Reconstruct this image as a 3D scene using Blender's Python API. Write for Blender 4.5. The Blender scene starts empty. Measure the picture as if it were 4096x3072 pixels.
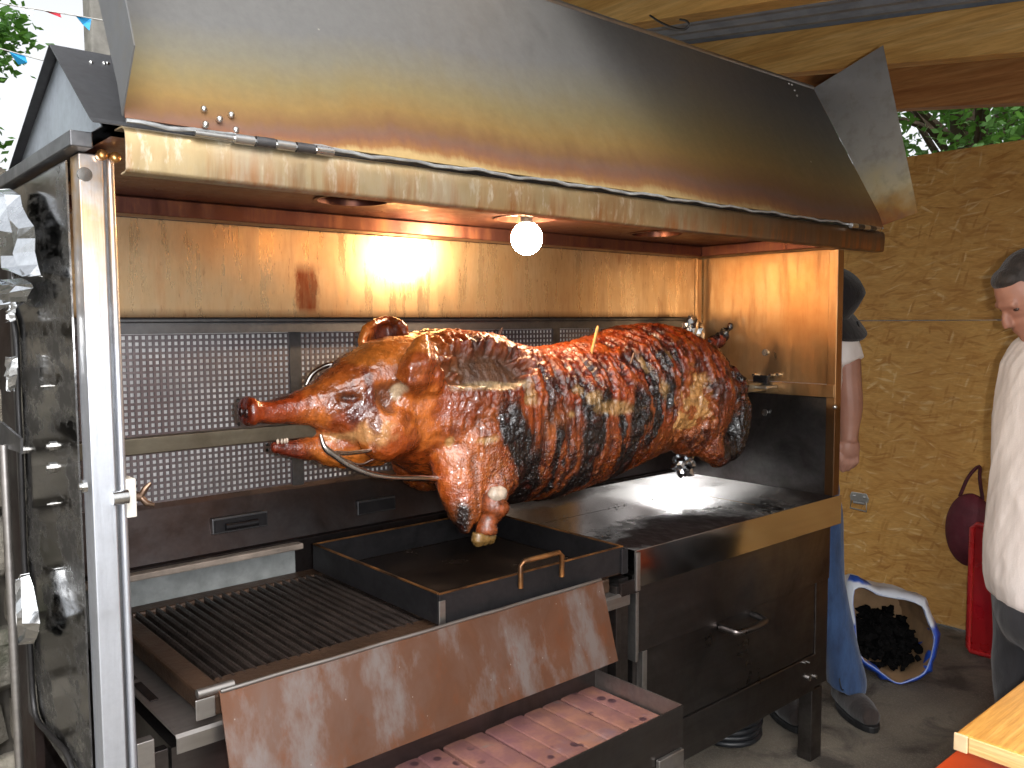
import bpy, bmesh, math, random
import numpy as np
from mathutils import Vector, Matrix, noise
from math import radians, sin, cos, pi, sqrt

random.seed(11)
S = bpy.context.scene
COL = S.collection

# ------------------------------------------------------------------ camera
# world: X along the roaster, Y away from its front, Z up, metres
FPX, PIT, YAW, ROL, CAMH = 853.0, radians(4.139), radians(40.96), radians(-0.33), 1.5
fw = np.array([sin(YAW) * cos(PIT), cos(YAW) * cos(PIT), -sin(PIT)])
rt0 = np.array([cos(YAW), -sin(YAW), 0.0])
up0 = np.cross(rt0, fw)
rt = rt0 * cos(ROL) + up0 * sin(ROL)
up = up0 * cos(ROL) - rt0 * sin(ROL)
CAM = np.array([0.0, 0.0, CAMH])

def at(x, y, ax, v):
    """point of the place seen at photo position (x, y) that has coordinate v on axis ax"""
    d = fw * FPX + rt * (x / 4 - 512) + up * (384 - y / 4)
    return Vector(CAM + d * ((v - CAM[ax]) / d[ax]))

cam_data = bpy.data.cameras.new('camera')
cam_data.sensor_width = 36.0
cam_data.lens = FPX / 1024 * 36.0
cam_data.clip_start = 0.02
cam_data.clip_end = 500.0
cam = bpy.data.objects.new('camera', cam_data)
mw = Matrix.Identity(4)
for i in range(3):
    mw[i][0], mw[i][1], mw[i][2], mw[i][3] = rt[i], up[i], -fw[i], CAM[i]
cam.matrix_world = mw
COL.objects.link(cam)
S.camera = cam

# ------------------------------------------------------------------ sky and lights
SUN_EL, SUN_AZ = radians(48), radians(215)
world = bpy.data.worlds.new('World')
S.world = world
world.use_nodes = True
wn = world.node_tree
for n in list(wn.nodes): wn.nodes.remove(n)
wo = wn.nodes.new('ShaderNodeOutputWorld')
wb = wn.nodes.new('ShaderNodeBackground')
ws = wn.nodes.new('ShaderNodeTexSky')
ws.sky_type = 'NISHITA'; ws.sun_disc = False
ws.sun_elevation = SUN_EL; ws.sun_rotation = SUN_AZ
ws.air_density = 1.0; ws.dust_density = 5.0; ws.ozone_density = 1.0
wh = wn.nodes.new('ShaderNodeHueSaturation')      # overcast: a nearly white sky
wh.inputs['Saturation'].default_value = 0.14
wn.links.new(ws.outputs[0], wh.inputs['Color'])
wn.links.new(wh.outputs[0], wb.inputs['Color'])
wb.inputs['Strength'].default_value = 0.15
wn.links.new(wb.outputs[0], wo.inputs['Surface'])

sun_d = bpy.data.lights.new('sun', 'SUN')
sun_d.energy = 0.6; sun_d.angle = radians(40); sun_d.color = (1, 0.97, 0.93)
sun = bpy.data.objects.new('sun', sun_d)
sun.rotation_euler = (radians(90) - SUN_EL, 0, radians(180) - SUN_AZ)
COL.objects.link(sun)

# the photograph was taken with the camera's own flash, a hand's width right of the lens
fl_d = bpy.data.lights.new('camera_flash', 'POINT')
fl_d.energy = 57.0; fl_d.shadow_soft_size = 0.012; fl_d.color = (0.93, 0.96, 1.0)
fl = bpy.data.objects.new('camera_flash', fl_d)
fl.location = Vector(CAM + rt * 0.075 + up * 0.012 + fw * 0.01)
COL.objects.link(fl)

vs = S.view_settings
S.display_settings.display_device = 'sRGB'
vs.view_transform = 'Standard'; vs.look = 'None'; vs.exposure = 1.0; vs.gamma = 1.0
S.cycles.use_denoising = True
S.cycles.max_bounces = 4
S.cycles.adaptive_threshold = 0.03
S.cycles.sample_clamp_indirect = 20.0
S.cycles.caustics_reflective = False
S.cycles.caustics_refractive = False

# ------------------------------------------------------------------ helpers
def L(r, g, b):
    f = lambda c: (c / 255 / 12.92) if c / 255 <= 0.04045 else ((c / 255 + 0.055) / 1.055) ** 2.4
    return (f(r), f(g), f(b), 1.0)

class NT:
    """small wrapper to write procedural materials"""
    def __init__(s, name, world=False):
        s.world = world
        s.mat = bpy.data.materials.new(name); s.mat.use_nodes = True
        s.t = s.mat.node_tree; s.b = s.t.nodes['Principled BSDF']
        s.tc = None
    def n(s, kind, **kw):
        k = s.t.nodes.new(kind)
        for a, v in kw.items(): setattr(k, a, v)
        return k
    def put(s, sock, v):
        if hasattr(v, 'is_linked') or hasattr(v, 'links'): s.t.links.new(v, sock)
        else: sock.default_value = v
    def co(s, scale=(1, 1, 1), rot=(0, 0, 0), loc=(0, 0, 0), kind='Object'):
        if s.tc is None and s.world:                       # pieces that share one mesh: pattern runs on through the place
            g_ = s.n('ShaderNodeNewGeometry'); s.tc = type('T', (), {})(); s.tc.outputs = {'Object': g_.outputs['Position']}
        if s.tc is None: s.tc = s.n('ShaderNodeTexCoord')
        m = s.n('ShaderNodeMapping')
        m.inputs['Scale'].default_value = scale; m.inputs['Rotation'].default_value = rot
        m.inputs['Location'].default_value = loc
        s.t.links.new(s.tc.outputs[kind], m.inputs['Vector'])
        return m.outputs[0]
    def noise(s, scale=5, detail=4, rough=.55, vec=None, dist=0.0):
        k = s.n('ShaderNodeTexNoise')
        k.inputs['Scale'].default_value = scale; k.inputs['Detail'].default_value = detail
        k.inputs['Roughness'].default_value = rough; k.inputs['Distortion'].default_value = dist
        s.t.links.new(vec if vec is not None else s.co(), k.inputs['Vector'])
        return k.outputs['Fac']
    def vor(s, scale=5, vec=None, feature='F1', out='Distance', rand=1.0):
        k = s.n('ShaderNodeTexVoronoi', feature=feature)
        k.inputs['Scale'].default_value = scale; k.inputs['Randomness'].default_value = rand
        s.t.links.new(vec if vec is not None else s.co(), k.inputs['Vector'])
        return k.outputs[out]
    def ramp(s, fac, stops, interp='LINEAR'):
        k = s.n('ShaderNodeValToRGB'); k.color_ramp.interpolation = interp
        e = k.color_ramp.elements
        while len(e) < len(stops): e.new(0.5)
        for i, (p, c) in enumerate(stops):
            e[i].position = p
            e[i].color = c if isinstance(c, tuple) else (c, c, c, 1)
        s.put(k.inputs[0], fac)
        return k.outputs[0]
    def mix(s, fac, a, b, blend='MIX'):
        k = s.n('ShaderNodeMix', data_type='RGBA', blend_type=blend)
        s.put(k.inputs['Factor'], fac); s.put(k.inputs[6], a); s.put(k.inputs[7], b)
        return k.outputs[2]
    def math(s, op, a, b=0.0, clamp=False):
        k = s.n('ShaderNodeMath', operation=op, use_clamp=clamp)
        s.put(k.inputs[0], a); s.put(k.inputs[1], b)
        return k.outputs[0]
    def rng(s, v, a, b, c=0.0, d=1.0):
        k = s.n('ShaderNodeMapRange', clamp=True)
        s.put(k.inputs[0], v)
        for i, q in enumerate((a, b, c, d)): k.inputs[i + 1].default_value = q
        return k.outputs[0]
    def xyz(s):
        if s.tc is None: s.tc = s.n('ShaderNodeTexCoord')
        k = s.n('ShaderNodeSeparateXYZ'); s.t.links.new(s.tc.outputs['Object'], k.inputs[0])
        return k.outputs
    def bump(s, h, strength=.3, dist=.01, prev=None):
        k = s.n('ShaderNodeBump')
        k.inputs['Strength'].default_value = strength; k.inputs['Distance'].default_value = dist
        s.put(k.inputs['Height'], h)
        if prev is not None: s.t.links.new(prev, k.inputs['Normal'])
        s.t.links.new(k.outputs[0], s.b.inputs['Normal'])
        return k.outputs[0]
    def set(s, **kw):
        names = dict(color='Base Color', rough='Roughness', metal='Metallic', ior='IOR', spec='Specular IOR Level',
                     coat='Coat Weight', coat_rough='Coat Roughness', emit='Emission Color', estr='Emission Strength',
                     sss='Subsurface Weight', trans='Transmission Weight', alpha='Alpha', sheen='Sheen Weight')
        for k, v in kw.items():
            if isinstance(v, tuple) and len(v) == 3: v = (*v, 1)
            s.put(s.b.inputs[names[k]], v)
        return s

def simple(name, col, rough=.6, metal=0.0, var=.25, scale=8, bump=0.0, bscale=60, world=False, **kw):
    m = NT(name, world)
    nz = m.noise(scale, 5, .6)
    f = m.ramp(nz, [(.3, 1 - var), (.7, 1 + var * .6 if var < .6 else 1.0)])
    c = m.mix(1.0, (*col[:3], 1), f, 'MULTIPLY')
    m.set(color=c, rough=m.rng(m.noise(scale * 2.3, 4), .3, .7, max(rough - .1, .03), min(rough + .1, 1)), metal=metal, **kw)
    if bump: m.bump(m.noise(bscale, 5, .6), bump, .004)
    return m.mat

def steel(name, base, rough=.33, dirt=(.05, .04, .035), dirt_amt=.5, brush=(1, 1, 1), tint=None, tint_amt=0.0, scale=7,
          bump=.08, metal=1.0, scratch=True):
    """worn sheet metal: brushed grain, smudges, soot; brush = stretch of the grain"""
    m = NT(name)
    base = (*base[:3], 1); dirt = (*dirt[:3], 1)
    g = m.noise(90, 3, .6, m.co(brush))
    sm = m.noise(scale, 6, .62, dist=.4)
    c = m.mix(m.ramp(sm, [(.42, 0.0), (.72, dirt_amt)]), base, dirt)
    if tint is not None:
        c = m.mix(m.ramp(m.noise(scale * .6, 5, .6, m.co(loc=(3, 1, 7))), [(.35, 0.0), (.65, tint_amt)]), c, (*tint[:3], 1))
    c = m.mix(.35, c, m.ramp(g, [(.3, .55), (.7, 1.0)]), 'MULTIPLY')
    r = m.math('ADD', m.rng(sm, .3, .75, rough - .07, rough + .2), m.math('MULTIPLY', g, .06))
    m.set(color=c, rough=r, metal=metal)
    m.bump(m.noise(2.6, 1, .5), bump, .02)
    return m.mat

class MB:
    """collects shapes in world coordinates; build() links them as one mesh object"""
    def __init__(s): s.v = []; s.f = []
    def add(s, vs_, fs_):
        o = len(s.v); s.v += [tuple(v) for v in vs_]; s.f += [tuple(i + o for i in f) for f in fs_]; return s
    def hexa(s, p):
        return s.add(p, [(0, 3, 2, 1), (4, 5, 6, 7), (0, 1, 5, 4), (1, 2, 6, 5), (2, 3, 7, 6), (3, 0, 4, 7)])
    def box(s, x0, x1, y0, y1, z0, z1):
        return s.hexa([(x0, y0, z0), (x1, y0, z0), (x1, y1, z0), (x0, y1, z0), (x0, y0, z1), (x1, y0, z1), (x1, y1, z1), (x0, y1, z1)])
    def prism(s, poly, vec):
        n = len(poly); vec = Vector(vec); a = [Vector(p) for p in poly]
        return s.add(a + [p + vec for p in a], [tuple(range(n - 1, -1, -1)), tuple(range(n, 2 * n))] +
                     [(i, (i + 1) % n, n + (i + 1) % n, n + i) for i in range(n)])
    def sheet(s, poly, t):
        a = [Vector(p) for p in poly]
        n = (a[1] - a[0]).cross(a[2] - a[0]).normalized()
        return s.prism(a, n * t)
    def profile(s, yz, x0, x1, t):
        """bent sheet: profile line in (y, z), thickness t, run along x"""
        P = [Vector((0, y, z)) for y, z in yz]; off = []
        for i in range(len(P)):
            d = (P[min(i + 1, len(P) - 1)] - P[max(i - 1, 0)]).normalized()
            off.append(P[i] + Vector((0, -d.z, d.y)) * t)
        ring = P + off[::-1]
        return s.prism([(x0, p.y, p.z) for p in ring], (x1 - x0, 0, 0))
    def cyl(s, p0, p1, r, n=12, r1=None, caps=True):
        return s.tube([p0, p1], [r, r if r1 is None else r1], n, caps)
    def tube(s, pts, r, n=8, caps=True, closed=False):
        P = [Vector(p) for p in pts]; m = len(P)
        R = r if isinstance(r, (list, tuple)) else [r] * m
        t0 = (P[1] - P[0]).normalized()
        a = t0.orthogonal().normalized(); V = []
        for i in range(m):
            if closed: t = (P[(i + 1) % m] - P[i - 1]).normalized()
            else: t = (P[min(i + 1, m - 1)] - P[max(i - 1, 0)]).normalized()
            a = (a - t * a.dot(t))
            a = a.normalized() if a.length > 1e-6 else t.orthogonal().normalized()
            b = t.cross(a)
            for k in range(n):
                w = 2 * pi * k / n
                V.append(P[i] + (a * cos(w) + b * sin(w)) * R[i])
        Fc = []
        for i in range(m if closed else m - 1):
            j = (i + 1) % m
            for k in range(n):
                Fc.append((i * n + k, i * n + (k + 1) % n, j * n + (k + 1) % n, j * n + k))
        if caps and not closed:
            Fc.append(tuple(range(n - 1, -1, -1))); Fc.append(tuple((m - 1) * n + k for k in range(n)))
        return s.add(V, Fc)
    def ball(s, c, r, n=12, m=8, rot=None):
        r = r if isinstance(r, (tuple, list)) else (r, r, r); c = Vector(c)
        V = []; Fc = []
        q = lambda v: c + (rot @ v if rot is not None else v)
        V.append(q(Vector((0, 0, r[2]))))
        for i in range(1, m):
            th = pi * i / m
            for k in range(n):
                ph = 2 * pi * k / n
                V.append(q(Vector((r[0] * sin(th) * cos(ph), r[1] * sin(th) * sin(ph), r[2] * cos(th)))))
        V.append(q(Vector((0, 0, -r[2]))))
        for k in range(n): Fc.append((0, 1 + k, 1 + (k + 1) % n))
        for i in range(m - 2):
            for k in range(n):
                a = 1 + i * n + k; b = 1 + i * n + (k + 1) % n
                Fc.append((a, a + n, b + n, b))
        e = len(V) - 1; o = 1 + (m - 2) * n
        for k in range(n): Fc.append((e, o + (k + 1) % n, o + k))
        return s.add(V, Fc)
    def loft(s, rings):
        """closed body through rings of equal length"""
        n = len(rings[0]); V = [p for r in rings for p in r]; Fc = []
        for i in range(len(rings) - 1):
            for k in range(n):
                Fc.append((i * n + k, i * n + (k + 1) % n, (i + 1) * n + (k + 1) % n, (i + 1) * n + k))
        Fc.append(tuple(range(n - 1, -1, -1))); Fc.append(tuple((len(rings) - 1) * n + k for k in range(n)))
        return s.add(V, Fc)
    def mesh(s, name):
        me = bpy.data.meshes.new(name); me.from_pydata(s.v, [], s.f)
        bm = bmesh.new(); bm.from_mesh(me); bmesh.ops.recalc_face_normals(bm, faces=bm.faces); bm.to_mesh(me); bm.free()
        return me
    def build(s, name, mat, parent=None, bevel=0.0, smooth=False, seg=2):
        return link(name, s.mesh(name), mat, parent, bevel, smooth, seg)

def link(name, me, mat, parent=None, bevel=0.0, smooth=False, seg=2):
    ob = bpy.data.objects.new(name, me); COL.objects.link(ob)
    if mat is not None and not me.materials: me.materials.append(mat)
    if smooth:
        me.polygons.foreach_set('use_smooth', [True] * len(me.polygons))
        me.set_sharp_from_angle(angle=radians(smooth if smooth is not True else 180))
    if bevel:
        b = ob.modifiers.new('bevel', 'BEVEL'); b.width = bevel; b.segments = seg; b.limit_method = 'ANGLE'; b.angle_limit = radians(35)
    if parent is not None: adopt(ob, parent)
    return ob

BASE = {}
def adopt(ob, parent):
    ob.parent = parent
    ob.matrix_parent_inverse = Matrix.Translation(Vector(BASE.get(parent.name, (0, 0, 0)))).inverted()

def tag(o, label=None, cat=None, group=None, kind=None):
    if label: o['label'] = label
    if cat: o['category'] = cat
    if group: o['group'] = group
    if kind: o['kind'] = kind
    return o

def thing(name, label, cat, loc=(0, 0, 0), group=None):
    o = bpy.data.objects.new(name, None); COL.objects.link(o)
    o.empty_display_size = .1
    o.location = loc; BASE[o.name] = tuple(float(c) for c in loc)
    return tag(o, label, cat, group)

def fuse(name, mb, voxel, smooth_it=6, mat=None, parent=None, factor=.5):
    """one continuous surface out of overlapping closed shapes"""
    ob = mb.build(name + '_raw', None)
    r = ob.modifiers.new('r', 'REMESH'); r.mode = 'VOXEL'; r.voxel_size = voxel; r.adaptivity = 0
    sm = ob.modifiers.new('s', 'SMOOTH'); sm.factor = factor; sm.iterations = smooth_it
    dg = bpy.context.evaluated_depsgraph_get()
    me = bpy.data.meshes.new_from_object(ob.evaluated_get(dg))
    old = ob.data; bpy.data.objects.remove(ob); bpy.data.meshes.remove(old)
    me.name = name
    return link(name, me, mat, parent, smooth=True)

def spline(pts, n):
    """smooth curve through points (Catmull-Rom)"""
    P = [Vector(p) for p in pts]; out = []
    P = [P[0] * 2 - P[1]] + P + [P[-1] * 2 - P[-2]]
    for i in range(1, len(P) - 2):
        for k in range(n):
            t = k / n; a, b, c, d = P[i - 1:i + 3]
            out.append(.5 * ((2 * b) + (c - a) * t + (2 * a - 5 * b + 4 * c - d) * t * t + (3 * b - a - 3 * c + d) * t ** 3))
    out.append(P[-2].copy())
    return out
# ------------------------------------------------------------------ materials of the setting
def mat_ground():
    m = NT('tarmac')
    a = m.noise(1.3, 6, .6); b = m.noise(90, 4, .7); c = m.vor(140)
    col = m.ramp(a, [(.35, L(70, 64, 56)), (.5, L(98, 90, 79)), (.68, L(124, 115, 101))])
    col = m.mix(m.ramp(c, [(.1, .55), (.45, 0.0)]), col, L(128, 122, 112))
    col = m.mix(m.ramp(m.noise(4.5, 5, .6, dist=.6), [(.5, 0.0), (.66, .75)]), col, L(28, 24, 22))
    m.set(color=col, rough=m.rng(a, .3, .7, .62, .9))
    m.bump(m.math('ADD', m.math('MULTIPLY', b, .5), m.math('MULTIPLY', c, -.7)), .7, .006)
    return m.mat

def mat_osb():
    """pressed strands: layers of long flakes lying at many angles"""
    m = NT('osb_board')
    h = None
    col = L(216, 166, 92)
    wv = m.n('ShaderNodeVectorMath', operation='ADD')
    nz = m.n('ShaderNodeTexNoise'); nz.inputs['Scale'].default_value = 3.0; nz.inputs['Detail'].default_value = 2
    m.t.links.new(m.co(), nz.inputs['Vector'])
    sc_ = m.n('ShaderNodeVectorMath', operation='SCALE'); sc_.inputs['Scale'].default_value = .09
    m.t.links.new(nz.outputs['Color'], sc_.inputs[0])
    m.t.links.new(m.tc.outputs['Object'], wv.inputs[0]); m.t.links.new(sc_.outputs[0], wv.inputs[1])
    for i, (ang_, sy, sz, loc) in enumerate([(.05, 8, 40, 0), (.6, 9, 56, 3), (-.5, 10, 50, 7), (1.3, 11, 64, 1), (-.15, 8, 72, 12), (.25, 7, 84, 21)]):
        mp = m.n('ShaderNodeMapping'); mp.inputs['Rotation'].default_value = (ang_, 0, 0); mp.inputs['Location'].default_value = (0, loc, loc * 1.7)
        m.t.links.new(wv.outputs[0], mp.inputs['Vector'])
        mp2 = m.n('ShaderNodeMapping'); mp2.inputs['Scale'].default_value = (1, sy, sz); m.t.links.new(mp.outputs[0], mp2.inputs['Vector'])
        k = m.n('ShaderNodeTexVoronoi'); k.inputs['Scale'].default_value = 1.0; m.t.links.new(mp2.outputs[0], k.inputs['Vector'])
        sep = m.n('ShaderNodeSeparateColor'); m.t.links.new(k.outputs['Color'], sep.inputs[0])
        chip = m.ramp(sep.outputs[0], [(0, L(170, 116, 54)), (.3, L(206, 154, 80)), (.75, L(224, 180, 106)), (1, L(242, 212, 158))])
        mask = m.math('MULTIPLY', m.math('GREATER_THAN', sep.outputs[1], .62 if i else -1), m.ramp(k.outputs['Distance'], [(.35, 1.0), (.6, 0.0)]))
        col = m.mix(m.math('MULTIPLY', mask, .7), col, chip)
    g = m.noise(1.0, 4, .65, m.co((1, 30, 160), rot=(.15, 0, 0)))
    col = m.mix(.45, col, m.ramp(g, [(.25, L(160, 128, 90)), (.75, L(255, 250, 240))]), 'MULTIPLY')
    col = m.mix(m.ramp(m.noise(2.5, 4, .6), [(.35, .3), (.6, 0.0)]), col, L(168, 118, 62))
    m.set(color=col, rough=.6, spec=.35)
    m.bump(g, .25, .003)
    return m.mat

def mat_wood(name, a, b, c, axis=1, scale=1.0, knots=True, rough=.55):
    m = NT(name)
    st = [18.0, 18.0, 18.0]; st[axis] = 1.1
    v = m.co(tuple(k * scale for k in st))
    g = m.noise(1.6, 6, .6, v, dist=1.2); g2 = m.noise(9, 4, .7, v)
    col = m.ramp(g, [(.3, a), (.5, b), (.7, c)])
    col = m.mix(m.ramp(g2, [(.35, .45), (.6, 0.0)]), col, tuple(k * .55 for k in a[:3]) + (1,))
    if knots:
        ks = [5.0, 5.0, 5.0]; ks[axis] = 1.9
        k = m.vor(1.0, m.co(tuple(q * scale for q in ks)))
        col = m.mix(m.ramp(k, [(.07, .9), (.13, 0.0)]), col, tuple(q * .25 for q in a[:3]) + (1,))
    m.set(color=col, rough=rough, spec=.35)
    m.bump(g2, .25, .003)
    return m.mat

def mat_stone():
    m = NT('rubble_stone')
    oi = m.n('ShaderNodeObjectInfo')
    a = m.noise(5, 7, .65); b = m.noise(30, 5, .7)
    col = m.ramp(a, [(.3, L(70, 66, 60)), (.5, L(104, 100, 92)), (.7, L(140, 134, 122))])
    col = m.mix(m.rng(oi.outputs['Random'], 0, 1, 0, .5), col, L(88, 78, 62))
    col = m.mix(m.ramp(m.noise(3.1, 6, .7, m.co(loc=(4, 2, 1))), [(.52, 0.0), (.66, .8)]), col, L(40, 52, 22))
    col = m.mix(m.ramp(m.noise(1.7, 5, .6, m.co(loc=(9, 2, 1))), [(.45, 0.0), (.7, .6)]), col, L(34, 32, 30))
    m.set(color=col, rough=.85)
    m.bump(m.math('ADD', a, m.math('MULTIPLY', b, .5)), .8, .02)
    return m.mat

MAT_GROUND = mat_ground()
MAT_OSB = mat_osb()
MAT_RAFTER = mat_wood('pine_rafter', L(196, 144, 76), L(220, 172, 100), L(234, 194, 128), scale=.5)
MAT_RAFTER_DARK = mat_wood('brown_pine_rafter', L(160, 100, 54), L(186, 126, 72), L(204, 148, 90), scale=.5)
MAT_TABLE = mat_wood('varnished_table', L(178, 120, 52), L(206, 152, 74), L(226, 178, 104), axis=0, rough=.35)
MAT_STONE = mat_stone()
MAT_MORTAR = simple('dark_mortar', L(58, 54, 48), .9, 0, .4, 12, .6, 40)
MAT_SHEETROOF = steel('roof_sheet', L(158, 166, 178), .5, L(100, 104, 112), .5, brush=(1, .02, 1), metal=.2)
MAT_CONCRETE = simple('pole_concrete', L(128, 126, 120), .9, 0, .35, 9, .5, 50)

# ------------------------------------------------------------------ setting
g = MB()
n = 24
for i in range(n):
    for j in range(n):
        pass
g.add([(-80, -80, 0), (80, -80, 0), (80, 80, 0), (-80, 80, 0)], [(0, 1, 2, 3)])
tag(g.build('ground', MAT_GROUND), kind='structure')

# rubble stone wall behind the left end of the roaster
WALL_Y = 2.62
wall = thing('stone_wall', 'grey mossy rubble stone wall behind the left end of the roaster', 'wall', (-1.2, WALL_Y + .2, 0))
MB().box(-3.2, .86, WALL_Y + .03, WALL_Y + .4, 0, 1.86).build('mortar_core', MAT_MORTAR, wall)
rs = random.Random(5)
z = 0.0
while z < 1.84:
    hgt = rs.uniform(.11, .2); hgt = min(hgt, 1.95 - z)
    x = -3.2 + rs.uniform(0, .2)
    while x < .84:
        wd = rs.uniform(.18, .46); x1 = min(x + wd, .87)
        if x1 - x > .06:
            b = bmesh.new()
            bmesh.ops.create_cube(b, size=1.0)
            bmesh.ops.bevel(b, geom=b.edges[:], offset=.16, segments=1, affect='EDGES')
            gx, gz = x1 - x - .018, hgt - .016
            dy = rs.uniform(.0, .035)
            for v in b.verts:
                j = Vector((rs.uniform(-.012, .012), rs.uniform(-.012, .012), rs.uniform(-.009, .009)))
                v.co = Vector(((x + x1) / 2 + v.co.x * gx, WALL_Y + .1 - dy + v.co.y * .22, z + hgt / 2 + v.co.z * gz)) + j
            me = bpy.data.meshes.new('stone'); b.to_mesh(me); b.free()
            link('stone', me, MAT_STONE, wall)
        x = x1
    z += hgt

pole = MB()
PY = 7.0
pa, pb = at(362, 100, 1, PY).x, at(470, 100, 1, PY).x
pole.box(pa, pb, PY, PY + .2, 0, 7.5)
tag(pole.build('concrete_pole', MAT_CONCRETE, bevel=.02), 'square grey concrete pole rising behind the open lid', 'pole')

# board wall on the right
XW = 4.27
ow = thing('board_wall', 'brown chipboard wall at the back right of the shed', 'wall', (XW, 2, 0))
for (y0, y1) in ((-1.8, .55), (.553, 3.05), (3.053, 5.5)):
    for (z0, z1) in ((.01, .325 if False else 1.495), (1.5, 2.3)):
        MB().box(XW, XW + .018, y0, y1, z0, z1).build('board', MAT_OSB, ow)
for y in (-1.7, .5, 3.0):
    MB().box(XW + .0185, XW + .08, y, y + .06, 0, 2.5 if y > 0 else 2.3).build('stud', MAT_RAFTER_DARK, ow, bevel=.003)

# lean-to roof: rafters run along y and rise with it
RZ = lambda y: 2.262 + .14 * y
roof = thing('shed_roof', 'lean-to shed roof of pine rafters under grey metal sheet', 'roof', (2.8, 1.5, RZ(1.5)))
def rafter(x, w, o0, d, mat, name='rafter', y0=-2.2, y1=4.1):
    MB().hexa([(x, y0, RZ(y0) + o0), (x + w, y0, RZ(y0) + o0), (x + w, y1, RZ(y1) + o0), (x, y1, RZ(y1) + o0),
               (x, y0, RZ(y0) + d), (x + w, y0, RZ(y0) + d), (x + w, y1, RZ(y1) + d), (x, y1, RZ(y1) + d)]).build(name, mat, roof, bevel=.004)
rafter(4.262, .09, 0, .222, MAT_RAFTER_DARK)
rafter(3.48, .09, .04, .222, MAT_RAFTER)
rafter(2.355, .09, 0, .222, MAT_RAFTER)
rafter(1.45, .09, 0, .222, MAT_RAFTER)
sh = MB()
ys = (-2.4, 4.2); nw = 60
x0, x1 = 1.4, 4.75
for i in range(nw * 2 + 1):
    x = x0 + (x1 - x0) * i / (nw * 2)
    dz = .226 + (.018 if (i // 2) % 2 else 0)
    for y in ys:
        sh.v.append((x, y, RZ(y) + dz))
for i in range(nw * 2):
    sh.f.append((2 * i, 2 * i + 2, 2 * i + 3, 2 * i + 1))
so = sh.build('roof_sheet', MAT_SHEETROOF, roof)
so.modifiers.new('t', 'SOLIDIFY').thickness = .002
# timber purlin crossing under the sheet near the lid
a0 = at(2500, 40, 0, 2.66)
MB().box(2.447, 3.478, 3.35, 3.50, RZ(3.4) + .06, RZ(3.35) + .215).build('purlin', MAT_RAFTER, roof, bevel=.004)
# ------------------------------------------------------------------ metals of the roaster
def mat_post():
    m = NT('bright_steel_post')
    x, y, z = m.xyz()
    g = m.noise(60, 4, .6, m.co((1, 1, .06))); s = m.noise(9, 6, .65)
    c = m.mix(m.ramp(s, [(.4, 0.0), (.75, .5)]), L(214, 218, 226), L(120, 118, 116))
    t = m.math('MULTIPLY', m.rng(z, 1.45, 1.76), m.rng(m.noise(14, 4, .6), .25, .6), True)
    c = m.mix(t, c, L(214, 168, 96))
    c = m.mix(.4, c, m.ramp(g, [(.3, .6), (.7, 1.0)]), 'MULTIPLY')
    m.set(color=c, metal=.85, rough=m.rng(s, .3, .7, .3, .52))
    m.bump(m.math('ADD', g, s), .12, .004)
    return m.mat

def mat_lid():
    m = NT('heat_tinted_lid')
    x, y, z = m.xyz()
    w = m.noise(1.5, 2, .5, m.co((1, .5, .5))); w2 = m.noise(26, 5, .7, m.co((1, .5, .35)))
    h = m.math('SUBTRACT', z, 1.79)
    h = m.math('ADD', h, m.math('MULTIPLY', m.math('SUBTRACT', w, .5), .13))
    h = m.math('ADD', h, m.math('MULTIPLY', m.math('SUBTRACT', w2, .5), .035))
    h = m.math('MULTIPLY', h, m.rng(x, .4, 2.0, 4.2, 2.2))
    c = m.ramp(h, [(.0, L(186, 160, 112)), (.04, L(150, 108, 68)), (.09, L(130, 92, 72)), (.13, L(124, 94, 78)), (.19, L(128, 96, 64)), (.30, L(140, 114, 70)),
                   (.46, L(132, 118, 84)), (.66, L(122, 117, 102)), (.88, L(114, 113, 111))])
    c = m.mix(m.rng(x, 1.9, 2.72, 0, .2), c, L(104, 94, 84))
    c = m.mix(.22, c, m.ramp(m.noise(60, 4, .7), [(.3, .55), (.7, 1.1)]), 'MULTIPLY')
    sp = m.vor(7, m.co(loc=(.2, .3, .1)))
    c = m.mix(m.ramp(sp, [(.012, .9), (.03, 0.0)]), c, L(220, 210, 196))
    m.set(color=c, metal=.75, rough=m.rng(w2, .3, .7, .56, .66))
    m.bump(m.noise(1.0, 0), .03, .02)
    return m.mat

def mat_flap():
    m = NT('lid_flap_steel')
    x, y, z = m.xyz(); w = m.noise(8, 5, .6)
    h = m.math('ADD', z, m.math('MULTIPLY', m.math('SUBTRACT', w, .5), .22))
    h = m.math('ADD', h, m.rng(x, 1.2, .8, 0, .5))
    c = m.ramp(m.rng(h, 1.8, 2.3), [(.0, L(150, 92, 58)), (.10, L(178, 140, 84)), (.25, L(196, 184, 150)), (.45, L(172, 168, 160)), (1.0, L(146, 146, 146))])
    c = m.mix(m.rng(x, 1.2, .8, 0, .6), c, L(86, 86, 86))
    c = m.mix(m.ramp(m.noise(22, 4, .6), [(.5, 0.0), (.7, .35)]), c, L(120, 112, 96))
    m.set(color=c, metal=.8, rough=m.rng(w, .3, .7, .42, .58)); m.bump(m.noise(1.5, 1), .06, .02)
    return m.mat

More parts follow.
